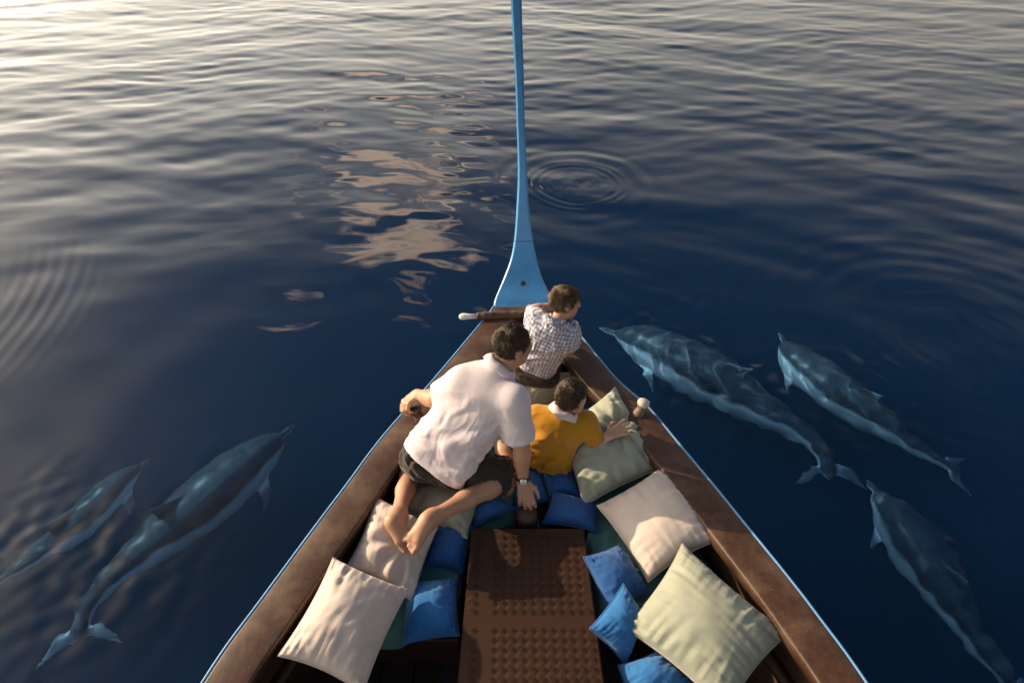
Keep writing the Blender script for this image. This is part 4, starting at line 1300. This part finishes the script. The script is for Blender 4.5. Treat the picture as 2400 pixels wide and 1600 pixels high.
    # watch on the right wrist
    ax = (rw - re).normalized(); wc = rw - ax * 0.018
    out = V3(0, -.6, .8); out = (out - ax * out.dot(ax)).normalized(); s_ = ax.cross(out)
    ring_ = [wc + (out * math.cos(a) * 0.031 + s_ * math.sin(a) * 0.033) for a in [2 * math.pi * i / 24 for i in range(24)]]
    v, q = tube(ring_, 0.0085, 8, closed=True); st_ = mesh_obj('watch', v, q, M_STRAP, root)
    v, q = tube([wc + out * 0.030, wc + out * 0.040, wc + out * 0.0425], [0.020, 0.020, 0.017], 24); mesh_obj('watch_case', v, q, M_STEEL, st_)
    v, q = tube([wc + out * 0.0420, wc + out * 0.0432], [0.0155, 0.0155], 24); mesh_obj('watch_dial', v, q, M_DIAL, st_)
    for ang, ln_ in ((0.7, 0.010), (2.4, 0.013)):
        e_ = (ax * math.cos(ang) + s_ * math.sin(ang)) * ln_
        v, q = tube([wc + out * 0.0438, wc + out * 0.0438 + e_], 0.0009, 6); mesh_obj('watch_hand', v, q, M_STRAP, st_)
    return root
build_man()

# ---------------- the boy in the checked shirt
def build_checked():
    A = at
    pel, nk, hd = A(1252, 868, .86), A(1298, 760, 1.225), A(1325, 708, 1.325)
    ls, le, lw = A(1258, 752, 1.20), A(1244, 726, 1.13), A(1300, 716, 1.12)
    rs, re, rw = A(1332, 778, 1.16), A(1338, 815, 1.05), A(1325, 800, 0.90)
    spine = (nk - pel).normalized(); rt = (rs - ls); rt = (rt - spine * rt.dot(spine)).normalized(); back = rt.cross(spine)
    if back.y > 0: back = -back
    root = empty('person', V3(pel.x, pel.y, 0.75))
    tag(root, 'boy in a checked short-sleeved shirt kneeling at the bow, leaning out over the right gunwale', 'person')
    lh, rh = pel - rt * 0.062, pel + rt * 0.062
    chest = nk - spine * 0.10
    S = 0.80
    B = Solid(0.0048)
    B.cone(pel, chest, 0.055, 0.052, 0.02); B.cone(ls, rs, 0.028, 0.028, 0.012); B.cone(chest, nk, 0.05, 0.036, 0.012)
    B.cone(nk - spine * 0.03, hd - V3(0, 0, 0.05), 0.043, 0.042, 0.010)
    for s_, e_, w_ in ((ls, le, lw), (rs, re, rw)):
        B.chain([s_, e_, e_.lerp(w_, 0.3), w_], [0.030, 0.027, 0.028, 0.020], 0.008)
    hand(B, lw, (0.8, 0.5, -0.3), (0, 0.2, 1), -1, 0.78, curl=(0.3, 0.3, 0.3)); hand(B, rw, (0.6, 0.7, -0.3), (0, 0, 1), 1, 0.78, curl=(0.5, 0.6, 0.4))
    # kneeling legs: thighs forward and down, shins folded back beneath
    for h_, sg in ((lh, -1), (rh, 1)):
        k_ = h_ + V3(0.10 * (sg > 0) - 0.02, 0.20, -0.09); a_ = h_ + V3(-0.05 + 0.02 * sg, -0.05, -0.115)
        B.chain([h_, k_, k_.lerp(a_, 0.35), a_], [0.062, 0.044, 0.042, 0.026], 0.010)
        if sg < 0: a_ = a_ + V3(-0.03, 0, 0)
        foot(B, a_, a_ + V3(-0.015, -0.02, 0.012), a_ + V3(-0.055, -0.075, -0.005), (0.0, -0.5, 0.85), 0.78, big_side=sg)
    f, u, r = head_shape(B, hd, (0.93, 0.24, -0.16), (0.10, 0.20, 0.97), S)
    v, q = B.build(); v = relax(v, q, 1)
    mesh_obj('body', v, q, M_SKIN_B, root)
    eyes(hd, f, u, r, S, root)
    hair(hd, f, u, r, S, M_HAIR_B, root, 8, length=0.046, n=5200, messy=0.9, crop=0.012)
    T = Solid(0.005)
    low = spine * 0.10
    for sg in (-1, 1): T.cone(pel + rt * 0.046 * sg - low, chest + rt * 0.044 * sg, 0.074, 0.072, 0.022)
    T.cone(ls, rs, 0.050, 0.050, 0.02); T.cone(chest, nk - spine * 0.015, 0.085, 0.055, 0.02)
    T.cone(chest - rt * 0.06, ls, 0.075, 0.05, 0.02); T.cone(chest + rt * 0.06, rs, 0.075, 0.05, 0.02)
    T.cone(ls, ls.lerp(le, 0.62), 0.050, 0.052, 0.012, cap_b=True); T.cone(rs, rs.lerp(re, 0.85), 0.052, 0.056, 0.012, cap_b=True)
    T.cut(pel + spine * 0.022, -spine)
    v, q = T.build(); v = relax(v, q, 2); n = vnormals(v, q)
    rel = v - np.array(nk)
    uvw = np.stack([rel @ np.array(rt), rel @ np.array(spine), rel @ np.array(back)], 1)
    # the weave wraps round the ribs
    uvw[:, 0] = np.where(abs(uvw[:, 0]) > 0.09, np.sign(uvw[:, 0]) * (0.09 + np.hypot(abs(uvw[:, 0]) - 0.09, np.minimum(0, uvw[:, 2] - 0.03))), uvw[:, 0])
    he = np.clip(((v - np.array(pel)) @ np.array(spine) - 0.022) / 0.05, 0, 1)
    v = folds(v, n, spine * 0.6 + rt, 0.020, 16, 3.0, 3.0, he); v = folds(v, vnormals(v, q), spine - rt * 0.4, 0.010, 26, 4.0, 13.0, he)
    uvw[:, :2] += np.stack([pnoise(v * 18), pnoise(v * 18 + 7)], 1) * 0.006
    o = mesh_obj('shirt', v, q, M_PLAID, root); color_attr(o, uvw)
    o = collar(nk + spine * 0.014, (hd - nk).normalized() + spine * 0.7, 0.050, M_PLAID, root, f, 0.028)
    cv = np.array([w_.co[:] for w_ in o.data.vertices]); color_attr(o, cv * np.array([1, 1, 1]) + 0.01)
    H = Solid(0.005)
    H.cone(lh, rh, 0.082, 0.082, 0.02); H.cone(pel + spine * 0.03, pel, 0.08, 0.09, 0.02)
    for h_, sg in ((lh, -1), (rh, 1)):
        H.cone(h_, h_ + V3(0.10 * (sg > 0) - 0.02, 0.20, -0.09) * 0.95, 0.082, 0.062, 0.015, cap_b=True)
    H.cone(pel + spine * 0.028, chest, 0.15, 0.15, 0.003, cap_a=True, sign=-1)
    v, q = H.build(); v = relax(v, q, 2); v = folds(v, vnormals(v, q), rt, 0.012, 20, 4.0, 5.0)
    mesh_obj('trousers', v, q, M_TROUS, root)
build_checked()

# ---------------- the boy in mustard yellow
def build_yellow():
    A = at
    pel, nk, hd = A(1288, 1055, .755), A(1320, 970, 1.01), A(1340, 930, 1.105)
    ls, rs = A(1258, 978, .955), A(1372, 990, .95)
    re, rw = A(1402, 1038, .86), A(1425, 1021, .905)
    spine = (nk - pel).normalized(); rt = (rs - ls); rt = (rt - spine * rt.dot(spine)).normalized(); back = rt.cross(spine)
    if back.y > 0: back = -back
    le, lw = ls + V3(-0.03, 0.02, -0.16), ls + V3(0.02, 0.14, -0.24)
    root = empty('person', V3(pel.x, pel.y, 0.62))
    tag(root, 'small boy in a mustard yellow shirt, one hand pressed on a sage cushion', 'person')
    chest = nk - spine * 0.09; S = 0.88
    lh, rh = pel - rt * 0.055, pel + rt * 0.055
    B = Solid(0.0045)
    B.cone(pel, chest, 0.070, 0.075, 0.02); B.cone(ls, rs, 0.0195, 0.0195, 0.015); B.cone(chest, nk, 0.062, 0.038, 0.015)
    B.cone(nk - spine * 0.03, hd - V3(0, 0, 0.05), 0.040, 0.040, 0.010)
    for s_, e_, w_ in ((ls, le, lw), (rs, re, rw)):
        B.chain([s_, e_, e_.lerp(w_, 0.3), w_], [0.036, 0.029, 0.030, 0.020], 0.008)
    hand(B, rw, A(1450, 1008, .925) - rw, (-0.05, -0.30, 0.95), -1, 0.78, curl=(0.10, 0.15, 0.2), spread=0.20, thumb=(0.95, 0.8)); hand(B, lw, (0.2, 0.9, -0.3), (0, 0, 1), 1, 0.74)
    # left leg folded out to the side, the right one in front
    lk, la = A(1172, 1030, .72), A(1199, 1108, .70)
    B.chain([lh, lk, lk.lerp(la, 0.35), la], [0.060, 0.043, 0.042, 0.027], 0.010)
    foot(B, la, la + V3(0.012, -0.018, 0.015), A(1190, 1146, .665), (0.75, -0.45, 0.55), 0.78, big_side=1)
    rk = rh + V3(0.10, 0.22, -0.02); ra = rk + V3(-0.10, 0.12, -0.12)
    B.chain([rh, rk, ra], [0.058, 0.043, 0.028], 0.010)
    f, u, r = head_shape(B, hd, (0.66, 0.70, -0.30), (0.06, 0.34, 0.94), S)
    v, q = B.build(); v = relax(v, q, 1)
    mesh_obj('body', v, q, M_SKIN_B, root)
    eyes(hd, f, u, r, S, root)
    hair(hd, f, u, r, S, M_HAIR_C, root, 15, length=0.027, n=5200, messy=0.4)
    T = Solid(0.005)
    low = spine * 0.09
    for sg in (-1, 1): T.cone(pel + rt * 0.055 * sg - low * 0.6, chest + rt * 0.052 * sg, 0.094, 0.082, 0.022)
    T.cone(ls, rs, 0.048, 0.048, 0.02); T.cone(chest, nk - spine * 0.012, 0.08, 0.050, 0.02)
    T.cone(chest - rt * 0.05, ls, 0.072, 0.05, 0.02); T.cone(chest + rt * 0.05, rs, 0.072, 0.05, 0.02)
    T.cone(ls, ls.lerp(le, 0.8), 0.052, 0.054, 0.012, cap_b=True); T.cone(rs, rs.lerp(re, 0.92), 0.052, 0.055, 0.012, cap_b=True)
    T.cut(pel - spine * 0.075, -spine)
    v, q = T.build(); v = relax(v, q, 2); n = vnormals(v, q)
    al = (v - np.array(pel)) @ np.array(spine)
    v = folds(v, n, spine * 0.9 + rt * 0.4, 0.028, 14, 2.0, 2.0, np.clip((0.26 - al) / 0.1, 0.2, 1))
    v = folds(v, vnormals(v, q), rt + spine * 0.35, 0.024, 22, 3.0, 12.0, np.clip((0.12 - al) / 0.1, 0, 1))
    mesh_obj('shirt', v, q, M_POLO, root)
    collar(nk + spine * 0.020, (hd - nk).normalized() + spine * 0.6, 0.060, M_COLLAR, root, f, 0.036)
    H = Solid(0.005)
    H.cone(lh - spine * 0.03, rh - spine * 0.03, 0.066, 0.066, 0.015); H.cone(lh - spine * 0.02, lh.lerp(lk, 0.92), 0.066, 0.062, 0.015, cap_b=True); H.cone(rh, rh.lerp(rk, 0.9), 0.076, 0.060, 0.015, cap_b=True)
    v, q = H.build(); v = relax(v, q, 2); v = folds(v, vnormals(v, q), rt, 0.010, 24, 4.0, 8.0)
    mesh_obj('shorts', v, q, M_PATT, root)
build_yellow()
